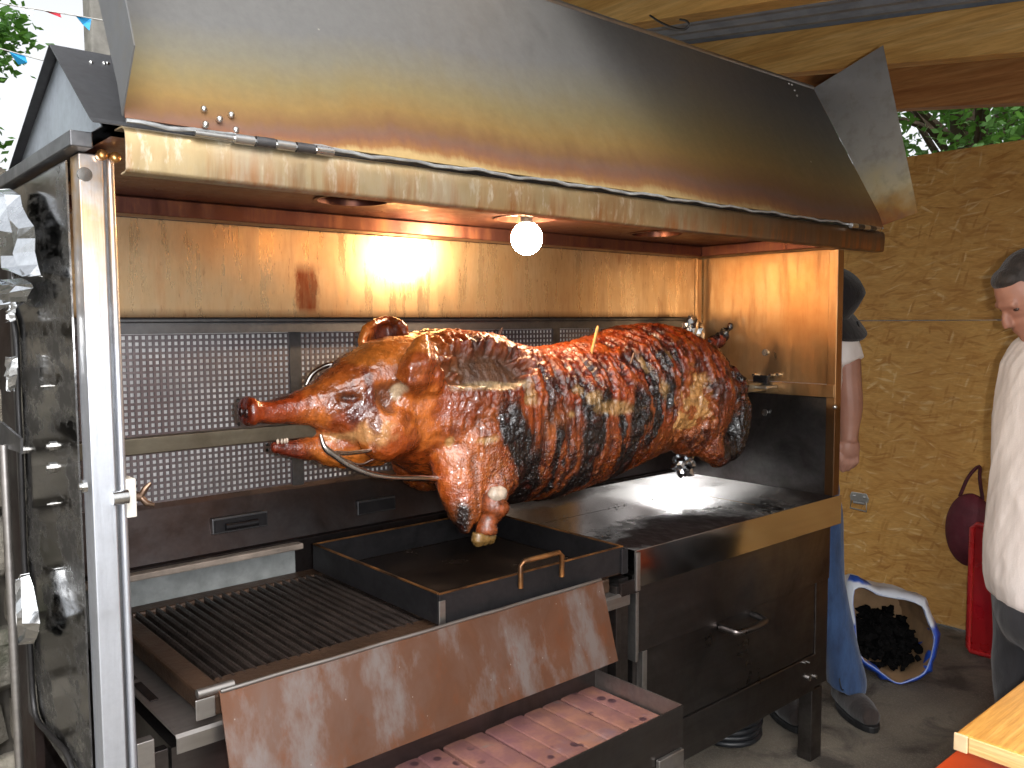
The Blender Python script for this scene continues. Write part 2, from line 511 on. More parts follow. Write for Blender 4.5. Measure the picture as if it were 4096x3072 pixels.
def mat_gold(name, cols, zlo, zhi, rough=.3, streak=True, dark=L(92, 38, 18), smoke=None):
    """steel tinted gold to brown by heat, with burnt fat streaks"""
    m = NT(name)
    x, y, z = m.xyz()
    w = m.noise(3.2, 6, .62, m.co((1, 1, .7))); st = m.noise(24, 6, .7, m.co((1, 1, .14))); sp = m.noise(60, 4, .7, m.co((1, 1, .3)))
    c = m.ramp(w, [(.28, cols[0]), (.5, cols[1]), (.72, cols[2])])
    c = m.mix(m.ramp(st, [(.5, 0.0), (.74, .55)]), c, L(146, 98, 60))
    if streak:
        k = m.math('MULTIPLY', m.ramp(sp, [(.6, 0.0), (.72, .85)]), m.ramp(m.noise(4.2, 4, .6), [(.42, 0.0), (.62, 1.0)]))
        c = m.mix(k, c, dark)
        big = m.math('MULTIPLY', m.ramp(m.noise(3.3, 4, .6, m.co((1.6, 1, .8), loc=(1.75, 0, .3))), [(.64, 0.0), (.70, .75)]), m.ramp(sp, [(.3, .35), (.6, 1.0)]))
        c = m.mix(big, c, L(120, 52, 22))
    if streak:
        ux = m.math('ABSOLUTE', m.math('SUBTRACT', m.math('ADD', x, m.math('MULTIPLY', m.math('SUBTRACT', sp, .5), .06)), 1.043))
        k = m.math('MULTIPLY', m.rng(ux, .038, .022), m.math('MULTIPLY', m.rng(z, 1.66, 1.625), m.rng(z, 1.52, 1.54)))
        c = m.mix(m.math('MULTIPLY', k, m.ramp(st, [(.3, .5), (.6, 1.0)])), c, L(116, 50, 22))
    edge = m.math('MULTIPLY', m.rng(z, zlo + .022, zlo, 0, 1), .8)
    c = m.mix(edge, c, L(70, 40, 22))
    if smoke is not None:
        c = m.mix(m.math('MULTIPLY', m.rng(m.math('ADD', x, m.math('MULTIPLY', w, .5)), 1.6, 2.4), .85), c, smoke)
        c = m.mix(m.math('MULTIPLY', m.ramp(sp, [(.55, 0.0), (.7, .8)]), m.rng(x, 1.9, 1.2)), c, L(236, 226, 204))
        c = m.mix(m.math('MULTIPLY', m.ramp(m.noise(30, 4, .7, m.co((1, 1, .05))), [(.48, 0.0), (.66, .7)]), m.rng(z, 1.778, 1.735)), c, L(176, 112, 60))
    m.set(color=c, metal=.88, rough=m.rng(st, .3, .7, rough - .05, rough + .16))
    m.bump(m.math('ADD', m.noise(2.0, 3), m.math('MULTIPLY', st, .12)), .12, .012)
    return m.mat

def mat_mirror():
    """polished end panel, smeared with soot"""
    m = NT('polished_end_panel')
    a_ = m.noise(9, 6, .7, m.co((1, .6, 1))); b_ = m.noise(60, 4, .7, m.co((1, .12, 1)))
    k = m.math('MAXIMUM', m.ramp(a_, [(.48, 0.0), (.6, .85)]), m.ramp(b_, [(.55, 0.0), (.7, .5)]))
    m.set(color=m.mix(k, L(118, 116, 113), L(24, 22, 21)), metal=m.rng(k, 0, 1, 1, .3), rough=m.rng(k, 0, 1, .11, .45))
    m.bump(m.noise(3, 1), .02, .01)
    return m.mat

MAT_POST = mat_post()
MAT_LID = mat_lid()
MAT_FLAP = mat_flap()
MAT_FASCIA = mat_gold('heat_tinted_fascia', (L(212, 202, 180), L(204, 182, 140), L(188, 148, 102)), 1.70, 1.79, .36, False, smoke=L(92, 64, 48))
MAT_BACK = mat_gold('heat_tinted_back', (L(206, 184, 152), L(204, 174, 134), L(184, 146, 106)), 1.515, 1.735, .25)
MAT_SIDE = mat_gold('heat_tinted_side', (L(182, 156, 122), L(172, 134, 92), L(148, 104, 68)), 1.2, 1.735, .3, False)
MAT_CEIL = mat_gold('smoked_ceiling', (L(110, 74, 62), L(96, 62, 56), L(120, 76, 52)), 1.0, 1.78, .3, False)
MAT_RAIL = steel('dull_rail_steel', L(120, 120, 122), .34, L(40, 38, 38), .6, brush=(1, .05, 1))
MAT_ROOFTOP = steel('dull_roof_steel', L(112, 112, 114), .38, L(60, 58, 58), .5)
MAT_GABLE = steel('gable_steel', L(188, 196, 204), .32, L(90, 90, 92), .4)
MAT_MIRROR = mat_mirror()
MAT_PERF = steel('perforated_steel', L(138, 130, 132), .38, L(80, 58, 58), .6, scale=4)
MAT_BURNER = simple('ceramic_burner', L(226, 222, 220), .7, 0, .55, 5)
MAT_SOOT = steel('sooted_steel', L(74, 70, 70), .42, L(24, 20, 18), .8, tint=L(74, 48, 34), tint_amt=.4, scale=6, bump=.15)
MAT_DARKSTEEL = steel('dark_cabinet_steel', L(118, 115, 114), .28, L(34, 30, 29), .8, brush=(.06, 1, 1), scale=4, tint=L(70, 52, 44), tint_amt=.45)
MAT_STEEL = steel('plain_steel', L(176, 172, 168), .34, L(92, 82, 76), .5, brush=(.06, 1, 1))
MAT_GREYBOARD = simple('ash_grey_lining', L(124, 126, 124), .85, 0, .3, 20, .5, 60)
MAT_BOLT = steel('bolt_steel', L(210, 210, 208), .2, L(120, 118, 114), .3)
MAT_BLACKIRON = steel('black_iron', L(58, 56, 58), .38, L(18, 17, 17), .8, scale=9, bump=.3, metal=.8)
MAT_GRATE = simple('greasy_iron_grate', L(50, 42, 38), .36, .35, .6, 14, .5, 80, world=True)
MAT_GRATE_RUST = simple('rusty_grate_frame', L(72, 52, 38), .45, .35, .6, 10, .5, 70)

# ------------------------------------------------------------------ the roaster
XL, XR, YF, YB, YM, ZC = .373, 2.73, 1.446, 2.0, 2.085, 1.775
RO = thing('pig_roaster', 'long stainless steel spit roaster with its heat-stained lid propped open', 'roaster', (1.55, 1.75, 0))

# front left post: flat face, groove, rounded lip
po = MB().box(XL, .4085, YF, YF + .05, .02, 1.765).build('post', MAT_POST, RO, bevel=.002)
MB().box(.4087, .4165, YF + .014, YF + .05, .02, 1.76).build('groove', MAT_RAIL, po)
MB().tube([(.4215, YF + .011, .02), (.4215, YF + .011, 1.762)], .0062, 12).build('lip', MAT_POST, po, smooth=50)
MB().box(.35, .44, YF - .02, YF + .08, 0, .02).build('foot', MAT_RAIL, po, bevel=.002)
for (px, py) in ((404, 622), (455, 632)):
    p = at(px, py, 1, YF - .004)
    b = MB(); b.cyl(p, p + Vector((0, -.009, 0)), .0085, 14); b.ball(p + Vector((0, -.009, 0)), (.0085, .005, .0085), 12, 6)
    b.build('bolt', mat_gold('gilt_bolt', (L(200, 150, 90),) * 3, 0, .1, .25, False) if px == 404 else bpy.data.materials['gilt_bolt'], po, smooth=50)
p = at(338, 698, 1, YF)
MB().cyl(p + Vector((0, .001, 0)), p + Vector((0, -.003, 0)), .011, 16).build('rivet', MAT_BOLT, po, smooth=40)
# latch low on the post: bolt, pale block, wing nut
p = at(480, 1990, 1, YF - .008)
MB().cyl(p + Vector((-.012, 0, 0)), p + Vector((.012, 0, 0)), .012, 14).build('latch_bolt', MAT_BOLT, po, smooth=40)
p = at(515, 1988, 1, YF + .02)
MB().box(p.x - .008, p.x + .008, YF + .005, YF + .045, p.z - .032, p.z + .032).build('latch_block', simple('pale_block', L(196, 190, 180), .6, 0, .2, 30), po, bevel=.002)
w = MB(); q = p + Vector((.018, 0, -.002))
w.cyl(p + Vector((.008, 0, 0)), q, .008, 10)
w.tube([q, q + Vector((.008, -.004, .014)), q + Vector((.016, -.006, .022))], [.005, .0055, .003], 8)
w.tube([q, q + Vector((.009, -.004, -.012)), q + Vector((.02, -.006, -.016))], [.005, .0055, .003], 8)
w.build('wing_nut', simple('rusty_wing_nut', L(120, 98, 82), .35, .9, .4, 40), po, smooth=50)

# polished left end panel with its bolts
ep = MB().box(.3665, .3695, YF + .0505, 1.92, .70, 1.76).build('end_panel', MAT_MIRROR, RO)
for (px, py, r) in ((212, 1785, .011), (212, 1870, .012), (345, 1945, .013), (100, 1800, .01), (215, 2015, .004), (190, 1545, .004)):
    p = at(px, py, 0, .3664); b = MB()
    b.cyl(p, p + Vector((-.006, 0, 0)), r * .8, 8); b.cyl(p + Vector((-.006, 0, 0)), p + Vector((-.011, 0, 0)), r * .45, 8)
    b.build('bolt', MAT_BOLT, ep, smooth=40)
MB().box(.3645, .3725, 1.9205, 1.955, .70, 1.765).build('rear_post', MAT_RAIL, RO, bevel=.001)

# rails along the top of both ends
MB().box(.352, .384, 1.405, 1.955, 1.7665, 1.79).build('top_rail', MAT_RAIL, RO, bevel=.002)
MB().box(2.712, 2.742, 1.405, 1.955, 1.7665, 1.79).build('top_rail', MAT_RAIL, RO, bevel=.002)

# fixed pitched roof behind the lid
RID = (1.57, 1.955)
rf = MB().profile([(1.345, 1.792), (1.36, 1.80), RID], .368, 2.732, .002).build('roof', MAT_ROOFTOP, RO)
MB().profile([(RID[0] + .001, RID[1]), (1.965, 1.78)], .368, 2.732, .002).build('rear_slope', MAT_ROOFTOP, rf)
for X in (.384, 2.716):
    MB().prism([(X, 1.36, 1.7915), (X, 1.95, 1.7915), (X, RID[0], RID[1] - .006)], (.002, 0, 0)).build('gable', MAT_GABLE, rf)
for (px, py) in ((366, 295), (420, 342), (435, 370)):
    p = at(px, py, 0, .42 + (px - 366) * .0004)
    t = (p.y - 1.36) / (RID[0] - 1.36); t = min(max(t, .1), .9)
    MB().ball((p.x, 1.36 + t * (RID[0] - 1.36), 1.80 + t * (RID[1] - 1.80) + .002), .004, 8, 5).build('rivet', MAT_BOLT, rf, smooth=True)

# rolled fascia along the front of the canopy
fa = MB().profile([(1.338, 1.7195), (1.319, 1.7205), (1.3145, 1.7225), (1.3125, 1.727), (1.3105, 1.762), (1.3115, 1.776), (1.316, 1.784), (1.328, 1.7885), (1.36, 1.789)], .402, 2.738, -.0025)
fa = fa.build('fascia', MAT_FASCIA, RO, smooth=50)

# the lid, folded near its hinge, flanged along the top
lid = MB().profile([(1.308, 1.797), (1.3265, 1.846), (1.5645, 2.288), (1.606, 2.283)], .402, 2.722, -.0025).build('lid', MAT_LID, RO, smooth=20)
hem = MB().tube([(x, 1.3105 + .0015 * sin(x * 23), 1.7935 + .0022 * sin(x * 37) + .0012 * sin(x * 91)) for x in np.linspace(.404, 2.72, 120)], .0035, 6)
hem.build('edge_seal', simple('crumbling_edge_seal', L(158, 160, 160), .45, .4, .3, 60), lid, smooth=60)
MB().tube([(x_, 1.566, 2.2885) for x_ in (.403, 1.2, 2.0, 2.721)], .0075, 10).build('rolled_edge', MAT_STEEL, lid, smooth=60)
def side_flap(X, pts, nm='side_flap'):
    return MB().prism([(X, y, z) for y, z in pts], (.002 if X > 1 else -.002, 0, 0)).build(nm, MAT_FLAP, lid)
side_flap(2.7235, [(1.3235, 1.802), (1.3265, 1.846), (1.5645, 2.288), (1.326, 2.373), (1.201, 1.834)])
side_flap(.4005, [(1.312, 1.80), (1.3265, 1.846), (1.5645, 2.288), (1.33, 2.36), (1.282, 1.96), (1.248, 1.883)])
def lid_point(px, py, strip):
    a, b = ((1.308, 1.797), (1.3265, 1.846)) if strip else ((1.3265, 1.846), (1.5645, 2.288))
    dy, dz = b[0] - a[0], b[1] - a[1]
    d = np.array(at(px, py, 1, 1.3)) - CAM
    t = ((a[0] - 0) * dz - (a[1] - CAMH) * dy) / (d[1] * dz - d[2] * dy)
    return Vector(CAM + d * t)
for (px, py, s) in ((815, 437, 0), (925, 460, 0), (878, 477, 0), (822, 498, 0), (943, 520, 1), (3155, 335, 0), (3167, 339, 0), (3178, 362, 0), (3187, 383, 0)):
    p = lid_point(px, py, s)
    MB().ball(p, .0055 if px < 2000 else .004, 10, 6).build('rivet', MAT_BOLT, lid, smooth=True)
# hinges
for (xa, xb) in ((.56, .735), (2.50, 2.69)):
    hz = MB().cyl((xa - .06 if xa < 1 else xa, 1.303, 1.788), (xb, 1.303, 1.788), .0045, 10).build('hinge', MAT_BOLT, lid, smooth=40)
    k = 5
    for i in range(k):
        u = xa + (xb - xa) * i / k
        MB().cyl((u + .001, 1.303, 1.788), (u + (xb - xa) / k - .002, 1.303, 1.788), .0085 if i % 2 else .0078, 12).build('knuckle', MAT_RAIL if i % 2 else MAT_BOLT, hz, smooth=40)

# ceiling with three round lamp openings
def ceiling():
    b = bmesh.new(); ed = []
    def ringv(pts):
        vs_ = [b.verts.new((x, y, ZC)) for x, y in pts]
        for i in range(len(vs_)): ed.append(b.edges.new((vs_[i], vs_[(i + 1) % len(vs_)])))
    ringv([(.392, 1.345), (2.722, 1.345), (2.722, 1.998), (.392, 1.998)])
    for (cx, cy) in HOLES: ringv([(cx + .085 * cos(2 * pi * i / 32), cy + .085 * sin(2 * pi * i / 32)) for i in range(32)])
    bmesh.ops.triangle_fill(b, use_beauty=True, edges=ed)
    me = bpy.data.meshes.new('ceiling'); b.to_mesh(me); b.free()
    return link('ceiling', me, MAT_CEIL, RO)
HOLES = [(1.0, 1.69), (1.53, 1.70), (2.11, 1.735)]
ce = ceiling()
for (cx, cy) in HOLES:
    r = MB(); n = 32
    V = []
    for (rr, zz) in ((.0848, ZC + .0005), (.088, ZC - .003), (.079, ZC - .003), (.079, ZC + .035)):
        V += [(cx + rr * cos(2 * pi * i / n), cy + rr * sin(2 * pi * i / n), zz) for i in range(n)]
    r.add(V, [(a * n + i, a * n + (i + 1) % n, (a + 1) * n + (i + 1) % n, (a + 1) * n + i) for a in range(3) for i in range(n)] + [tuple(3 * n + i for i in range(n))])
    r.build('lamp_opening', MAT_CEIL, ce, smooth=40)
MB().box(.392, 2.60, 1.93, 1.9975, 1.737, ZC - .001).build('rear_beam', MAT_CEIL, RO, bevel=.003)
MB().box(2.6015, 2.7, 1.35, 1.9975, 1.737, ZC - .001).build('side_beam', MAT_CEIL, RO, bevel=.003)
MB().box(.392, .43, 1.498, 1.92, 1.737, ZC - .001).build('side_beam', MAT_CEIL, RO, bevel=.003)

# back: tinted upper plate, ledge, perforated heat shields over pale burners
MB().box(.392, 2.655, YB, YB + .003, 1.515, 1.7365).build('back_plate', MAT_BACK, RO, bevel=.001)
MB().box(2.6565, 2.668, YB - .012, YB + .003, 1.50, 1.7365).build('corner_strip', MAT_SIDE, RO, bevel=.001)
MB().box(2.67, 2.6985, YB - .004, YB + .02, 1.20, 1.7365).build('corner_strip', MAT_SIDE, RO, bevel=.004)
MB().box(.392, 2.668, YB + .02, YB + .085, 1.503, 1.514).build('ledge', MAT_RAIL, RO, bevel=.003)
MB().box(.392, 2.668, YB + .026, YB + .029, 1.478, 1.5029).build('ledge_lip', MAT_RAIL, RO)
ZM0, ZM1 = 1.06, 1.476
MB().box(.392, 2.668, YM + .022, YM + .028, 1.0, 1.5).build('burner_plate', MAT_BURNER, RO)
PITCH = .01475; BAR = .0062
for (xa, xb) in ((.40, 1.032), (1.065, 1.992), (2.025, 2.668)):
    mm = MB(); k = int((xb - xa) / PITCH); px_ = (xb - xa) / k
    for i in range(k + 1):
        u = xa + i * px_
        mm.box(max(u - BAR / 2, xa), min(u + BAR / 2, xb), YM, YM + .003, ZM0, ZM1)
    kz = int((ZM1 - ZM0) / PITCH); pz_ = (ZM1 - ZM0) / kz
    for i in range(kz + 1):
        u = ZM0 + i * pz_
        mm.box(xa, xb, YM + .0002, YM + .0028, max(u - BAR / 2, ZM0), min(u + BAR / 2, ZM1))
    tag(mm.build('perforated_screen', MAT_PERF, RO), kind='stuff')
for u in (1.032, 1.992):
    MB().box(u + .0005, u + .0325, YM - .002, YM + .004, ZM0, ZM1 + .004).build('screen_band', MAT_RAIL, RO)
# sooty panel below the screens, with two slots
sp = MB().profile([(2.03, .932), (2.055, .935), (YM - .003, ZM0), (YM + .003, ZM0 + .012)], .392, 2.668, .003).build('soot_panel', MAT_SOOT, RO)
for (xa, xb, zz) in ((.80, .945, 1.0), (1.21, 1.335, .985)):
    sl = MB().box(xa, xb, 2.052, 2.066, zz - .02, zz + .02).build('slot_frame', MAT_RAIL, sp, bevel=.002)
    MB().box(xa + .004, xb - .004, 2.0495, 2.051, zz - .016, zz + .015).build('slot', MAT_BLACKIRON, sl)
    if xa < 1: MB().cyl((xa + .03, 2.046, zz - .004), (xb - .03, 2.046, zz - .004), .009, 10).build('valve', MAT_BLACKIRON, sl, smooth=40)
MB().box(.44, 1.02, 2.005, 2.034, .915, .9305).build('front_lip', simple('scabbed_lip', L(142, 128, 116), .6, .3, .4, 18, .6, 40), RO, bevel=.003)
MB().box(.44, 1.025, 2.066, 2.072, .80, .914).build('grey_lining', MAT_GREYBOARD, RO)
MB().box(.392, 2.735, 2.125, 2.13, .25, 1.76).build('rear_skin', MAT_SOOT, RO)
MB().box(.374, .391, 1.955, 2.13, .25, 1.76).build('rear_side', MAT_SOOT, RO)

# right end panel
XS_ = 2.70
sd = MB().box(XS_, XS_ + .003, YF + .034, YB - .005, 1.285, 1.736).build('side_panel', MAT_SIDE, RO)
fr = MB().box(XS_ - .004, XS_ + .034, YF, YF + .0335, .905, 1.7365).build('side_frame', MAT_SIDE, RO, bevel=.002)
MB().box(XS_ - .010, XS_ - .001, YF + .002, YB - .02, 1.24, 1.2835).build('side_rail', MAT_SIDE, RO, bevel=.0015)
MB().box(XS_ + .004, XS_ + .007, YF + .034, 2.12, .86, 1.2395).build('lower_side_panel', MAT_DARKSTEEL, RO)
for (px, py, r, d) in ((3063, 1410, .012, .006), (3061, 1650, .012, .005), (3027, 1500, .006, .022), (3092, 1500, .006, .022), (3118, 1498, .006, .015)):
    p = at(px, py, 0, XS_ - .0005)
    b = MB(); b.cyl(p, p + Vector((-d, 0, 0)), r, 14); b.build('bolt', MAT_BOLT, sd, smooth=40)
p = at(3340, 1628, 0, XS_ - .011); MB().ball(p, .008, 10, 6).build('latch_knob', MAT_BOLT, sd, smooth=True)
# spit bearing bracket
p = at(2985, 1545, 0, XS_)
MB().box(XS_ - .085, XS_ - .011, 1.66, 1.78, 1.262, 1.272).build('bearing_plate', MAT_STEEL, RO, bevel=.002)
MB().box(XS_ - .03, XS_ - .012, 1.69, 1.75, 1.2725, 1.305).build('bearing_block', MAT_BLACKIRON, RO, bevel=.003)

# right hand base cabinet under the drip pan
rc = MB().box(1.70, 2.672, 1.472, 2.12, .25, .795).build('right_cabinet', MAT_DARKSTEEL, RO)
up_ = MB().box(1.697, 2.69, YF + .004, 1.4715, .622, .803).build('upper_panel', MAT_DARKSTEEL, RO, bevel=.002)
MB().box(1.685, 1.6965, YF + .002, YF + .05, .60, .82).build('edge_flange', MAT_STEEL, up_, bevel=.001)
dr = MB().box(1.735, 2.61, YF + .012, 1.4715, .378, .620).build('lower_door', MAT_DARKSTEEL, RO, bevel=.002)
hd = spline([(2.07, YF + .01, .60), (2.075, YF - .03, .597), (2.085, YF - .045, .595), (2.13, YF - .05, .594), (2.18, YF - .05, .594), (2.22, YF - .045, .595), (2.23, YF - .03, .597), (2.235, YF + .01, .60)], 4)
MB().tube(hd, .011, 10).build('handle', MAT_DARKSTEEL, dr, smooth=60)
MB().box(2.6115, 2.69, YF + .008, 1.4715, .26, .6205).build('door_stile', MAT_DARKSTEEL, RO, bevel=.002)
MB().box(1.70, 2.6105, YF + .006, 1.4715, .252, .3765).build('skirt', MAT_DARKSTEEL, RO, bevel=.002)
MB().box(1.715, 1.734, YF + .004, 1.4712, .378, .6205).build('door_edge', MAT_STEEL, RO, bevel=.001)
MB().box(2.675, 2.692, 1.4725, 2.12, .25, .80).build('cabinet_side', MAT_DARKSTEEL, RO)
for (px, py, r) in ((3232, 2710, .011), (3257, 2705, .007), (3213, 2650, .003), (3230, 2648, .003)):
    p = at(px, py, 1, YF + .006); MB().cyl(p + Vector((0, .004, 0)), p + Vector((0, -.008, 0)), r, 10).build('bolt', MAT_BOLT, dr, smooth=40)
for (xa, ya) in ((2.60, YF + .009), (2.60, 2.04), (1.70, YF + .03), (1.70, 2.04), (.49, 2.04), (.50, YF + .06)):
    MB().box(xa, xa + .066, ya, ya + .05, 0, .2515).build('leg', MAT_DARKSTEEL, RO, bevel=.002)

# left hand base cabinet, its worktop and hinged splash flap
tp = MB().profile([(YF - .012, .770), (YF - .012, .797), (YF - .006, .802), (2.06, .802)], .486, 1.645, -.003).build('worktop', MAT_STEEL, RO)
MB().box(.489, 1.60, 1.47, 2.06, .25, .7665).build('left_cabinet', MAT_DARKSTEEL, RO)
MB().box(1.603, 1.622, YF - .002, 1.50, .25, .822).build('divider_post', MAT_DARKSTEEL, RO, bevel=.001)
MB().box(1.6235, 1.66, YF + .008, 1.50, .25, .835).build('divider_panel', MAT_DARKSTEEL, RO)
MB().box(1.612, 1.684, YF - .012, YF - .001, .795, .830).build('cross_lip', MAT_SOOT, RO, bevel=.001)
MB().box(.4265, .4855, YF + .03, YF + .05, .25, .765).build('infill_strip', MAT_DARKSTEEL, RO, bevel=.001)
MB().box(.428, .456, YF + .008, YF + .029, .72, .80).build('bracket', MAT_STEEL, RO, bevel=.001)
for (ya) in (1.60, 1.72):
    MB().box(.497, .512, ya, ya + .10, .8025, .8045).build('slot_plate', MAT_SOOT, RO)

def mat_flapfront():
    m = NT('brown_stained_flap')
    a = m.noise(3.0, 6, .62, m.co((1, 1, .8)), .5); b = m.noise(9, 6, .68, m.co((1, 1, .35)))
    c = m.ramp(a, [(.28, L(116, 108, 104)), (.42, L(120, 94, 82)), (.55, L(114, 80, 62)), (.7, L(128, 90, 70))])
    c = m.mix(m.ramp(b, [(.50, 0.0), (.64, .8)]), c, L(132, 124, 121))
    c = m.mix(m.ramp(m.noise(17, 5, .7, m.co((1, 1, .5), loc=(5, 0, 2))), [(.56, 0.0), (.68, .45)]), c, L(128, 78, 50))
    sc = m.vor(34); c = m.mix(m.ramp(sc, [(.03, .6), (.06, 0.0)]), c, L(176, 166, 158))
    m.set(color=c, metal=.9, rough=m.rng(b, .3, .7, .42, .6))
    m.bump(m.math('ADD', m.noise(2, 3), m.math('MULTIPLY', b, .1)), .1, .01)
    return m.mat
MAT_FLAPFRONT = mat_flapfront()
fp = MB().profile([(1.374, .668), (1.428, .857), (1.436, .859)], .560, 1.533, -.003).build('splash_flap', MAT_FLAPFRONT, RO)
MB().tube([(x, 1.430 + .001 * sin(30 * x), .8595) for x in np.linspace(.562, 1.531, 30)], .0042, 8).build('rolled_edge', MAT_STEEL, fp, smooth=60)
hg = MB().cyl((.525, 1.440, .862), (.59, 1.440, .862), .008, 12).build('hinge', MAT_STEEL, fp, smooth=40)
MB().box(.521, .556, 1.437, 1.44, .815, .852).build('hinge_leaf', MAT_STEEL, fp, bevel=.002)

# burner drawer pulled out below, full of ridged clay tiles
DX0, DX1, DY0, DY1, DZ0, DZ1 = .60, 1.556, 1.192, 1.60, .50, .612
dw = MB().box(DX0, DX1, DY0, DY0 + .004, DZ0, DZ1).build('drawer', MAT_DARKSTEEL, RO, bevel=.001)
for X in (DX0, DX1 - .004):
    MB().box(X, X + .004, DY0 + .0045, DY1, DZ0, DZ1).build('drawer_side', MAT_STEEL, dw)
MB().box(DX0 + .0045, DX1 - .0045, DY0 + .0045, DY1, DZ0, DZ0 + .004).build('drawer_floor', MAT_SOOT, dw)
MB().box(DX1 - .10, DX1 - .012, DY0 - .012, DY0 - .001, .44, .516).build('drawer_bracket', MAT_STEEL, dw, bevel=.002)
def mat_tile():
    m = NT('burnt_clay_tile', True)
    oi = m.n('ShaderNodeObjectInfo')
    a = m.noise(6, 6, .65, dist=.5); b = m.noise(40, 4, .7)
    c = m.ramp(a, [(.28, L(86, 58, 66)), (.45, L(114, 74, 72)), (.6, L(124, 82, 66)), (.75, L(106, 84, 90))])
    c = m.mix(m.rng(oi.outputs['Random'], 0, 1, 0, .35), c, L(132, 92, 64))
    c = m.mix(m.ramp(m.noise(9, 5, .6, m.co(loc=(3, 3, 3))), [(.63, 0.0), (.72, .8)]), c, L(92, 96, 92))
    c = m.mix(m.ramp(m.noise(7, 3, .5, m.co(loc=(1, 8, 3))), [(.68, 0.0), (.76, .85)]), c, L(168, 118, 48))
    sp = m.vor(21, m.co(loc=(.3, .1, 0)))
    c = m.mix(m.math('MULTIPLY', m.ramp(sp, [(.20, 1.0), (.27, 0.0)]), m.ramp(m.noise(6.3, 4), [(.50, 0.0), (.56, 1.0)])), c, L(44, 18, 18))
    c = m.mix(m.ramp(m.noise(24, 4, .7), [(.4, .45), (.62, 0.0)]), c, L(76, 44, 54))
    m.set(color=c, rough=.75)
    m.bump(m.math('ADD', a, m.math('MULTIPLY', b, .4)), .3, .004)
    return m.mat
MAT_TILE = mat_tile()
TP = .0605; k = 0
tl = MB().profile([(DY0 + .008, .566), (DY1 - .02, .566)], 0, TP - .002, -.02)
tl = MB()
prof = [(0, .545), (0, .5665), (.003, .5695), (.010, .5705), (.030, .5712), (.048, .5705), (.0555, .5695), (.0585, .5665), (.0585, .545)]
tl.prism([(x, DY0 + .007, z_) for x, z_ in prof], (0, DY1 - DY0 - .03, 0))
tile_me = tl.mesh('tile'); tile_me.materials.append(MAT_TILE)
x = DX1 - .006 - TP
while x > DX0 + .01:
    o = bpy.data.objects.new('tile', tile_me); COL.objects.link(o); adopt(o, dw)
    o.location = (x, 0, random.uniform(-.0015, .0015)); o.rotation_euler = (0, 0, random.uniform(-.003, .003))
    x -= TP
# ------------------------------------------------------------------ loose trays and grate
YS = 1.72          # the spit's line
def mat_pan():
    m = NT('greasy_drip_pan')
    x, y, z = m.xyz()
    a = m.noise(5, 6, .65, dist=.6); b = m.noise(38, 5, .7, m.co((1, .5, 1), rot=(0, 0, .5)))
    g = m.noise(70, 3, .6, m.co((.05, 1, 1)))
    c = m.mix(.25, L(196, 194, 192), m.ramp(g, [(.3, .6), (.7, 1.0)]), 'MULTIPLY')
    dx = m.math('DIVIDE', m.math('SUBTRACT', x, 2.22), .50); dy = m.math('DIVIDE', m.math('SUBTRACT', y, 1.66), .27)
    d = m.math('SQRT', m.math('ADD', m.math('MULTIPLY', dx, dx), m.math('MULTIPLY', dy, dy)))
    d = m.math('ADD', d, m.math('MULTIPLY', m.math('SUBTRACT', a, .5), 1.3)); d = m.math('ADD', d, m.math('MULTIPLY', m.math('SUBTRACT', b, .5), .7))
    k = m.math('MULTIPLY', m.ramp(d, [(.55, 1.0), (.95, 0.0)]), m.math('MULTIPLY', m.rng(z, .845, .832), m.rng(y, 1.441, 1.4425)))
    sp = m.math('MULTIPLY', m.ramp(m.vor(75), [(.16, 1.0), (.24, 0.0)]), m.ramp(m.noise(6, 3), [(.48, 0.0), (.6, 1.0)]))
    sp = m.math('MULTIPLY', sp, m.math('MULTIPLY', m.rng(z, .845, .832), m.rng(y, 1.441, 1.4425)))
    k = m.math('MAXIMUM', k, m.math('MULTIPLY', sp, .8))
    c = m.mix(k, c, L(34, 22, 20))
    m.set(color=c, metal=m.rng(k, 0, 1, 1.0, .25), rough=m.math('ADD', .11, m.math('MULTIPLY', k, m.rng(b, .3, .7, .25, .6))))
    m.bump(m.math('ADD', m.math('MULTIPLY', m.noise(1.8, 1), .5), m.math('MULTIPLY', m.math('MULTIPLY', b, k), .5)), .2, .012)
    return m.mat
MAT_PAN = mat_pan()
PX0, PX1, PY0, PY1, PZ0, PZ1 = 1.668, 2.738, 1.438, 2.068, .826, .905
pan = thing('drip_pan', 'wide shiny drip pan with burnt grease under the rump of the pig', 'pan', ((PX0 + PX1) / 2, 1.75, PZ0))
MB().box(PX0, PX1 - .04, PY0 + .004, PY1, PZ0 - .003, PZ0).build('floor', MAT_PAN, pan)
MB().box(PX0, PX1, PY0, PY0 + .0035, PZ0 - .02, PZ1).build('front_wall', MAT_PAN, pan, bevel=.001)
MB().box(PX0, PX0 + .003, PY0 + .004, PY1, PZ0 + .0005, PZ1).build('side_wall', MAT_PAN, pan)
MB().box(PX1 - .0395, PX1 - .0365, PY0 + .004, PY1, PZ0 + .0005, PZ1).build('side_wall', MAT_PAN, pan)
MB().box(PX0 + .004, PX1 - .04, PY1 + .0005, PY1 + .0035, PZ0 + .0005, PZ1 + .01).build('back_wall', MAT_PAN, pan)
MB().box(PX0 - .004, PX0 + .012, PY0 - .010, PY0 - .0005, .80, .902).build('corner_bracket', MAT_STEEL, pan, bevel=.002)

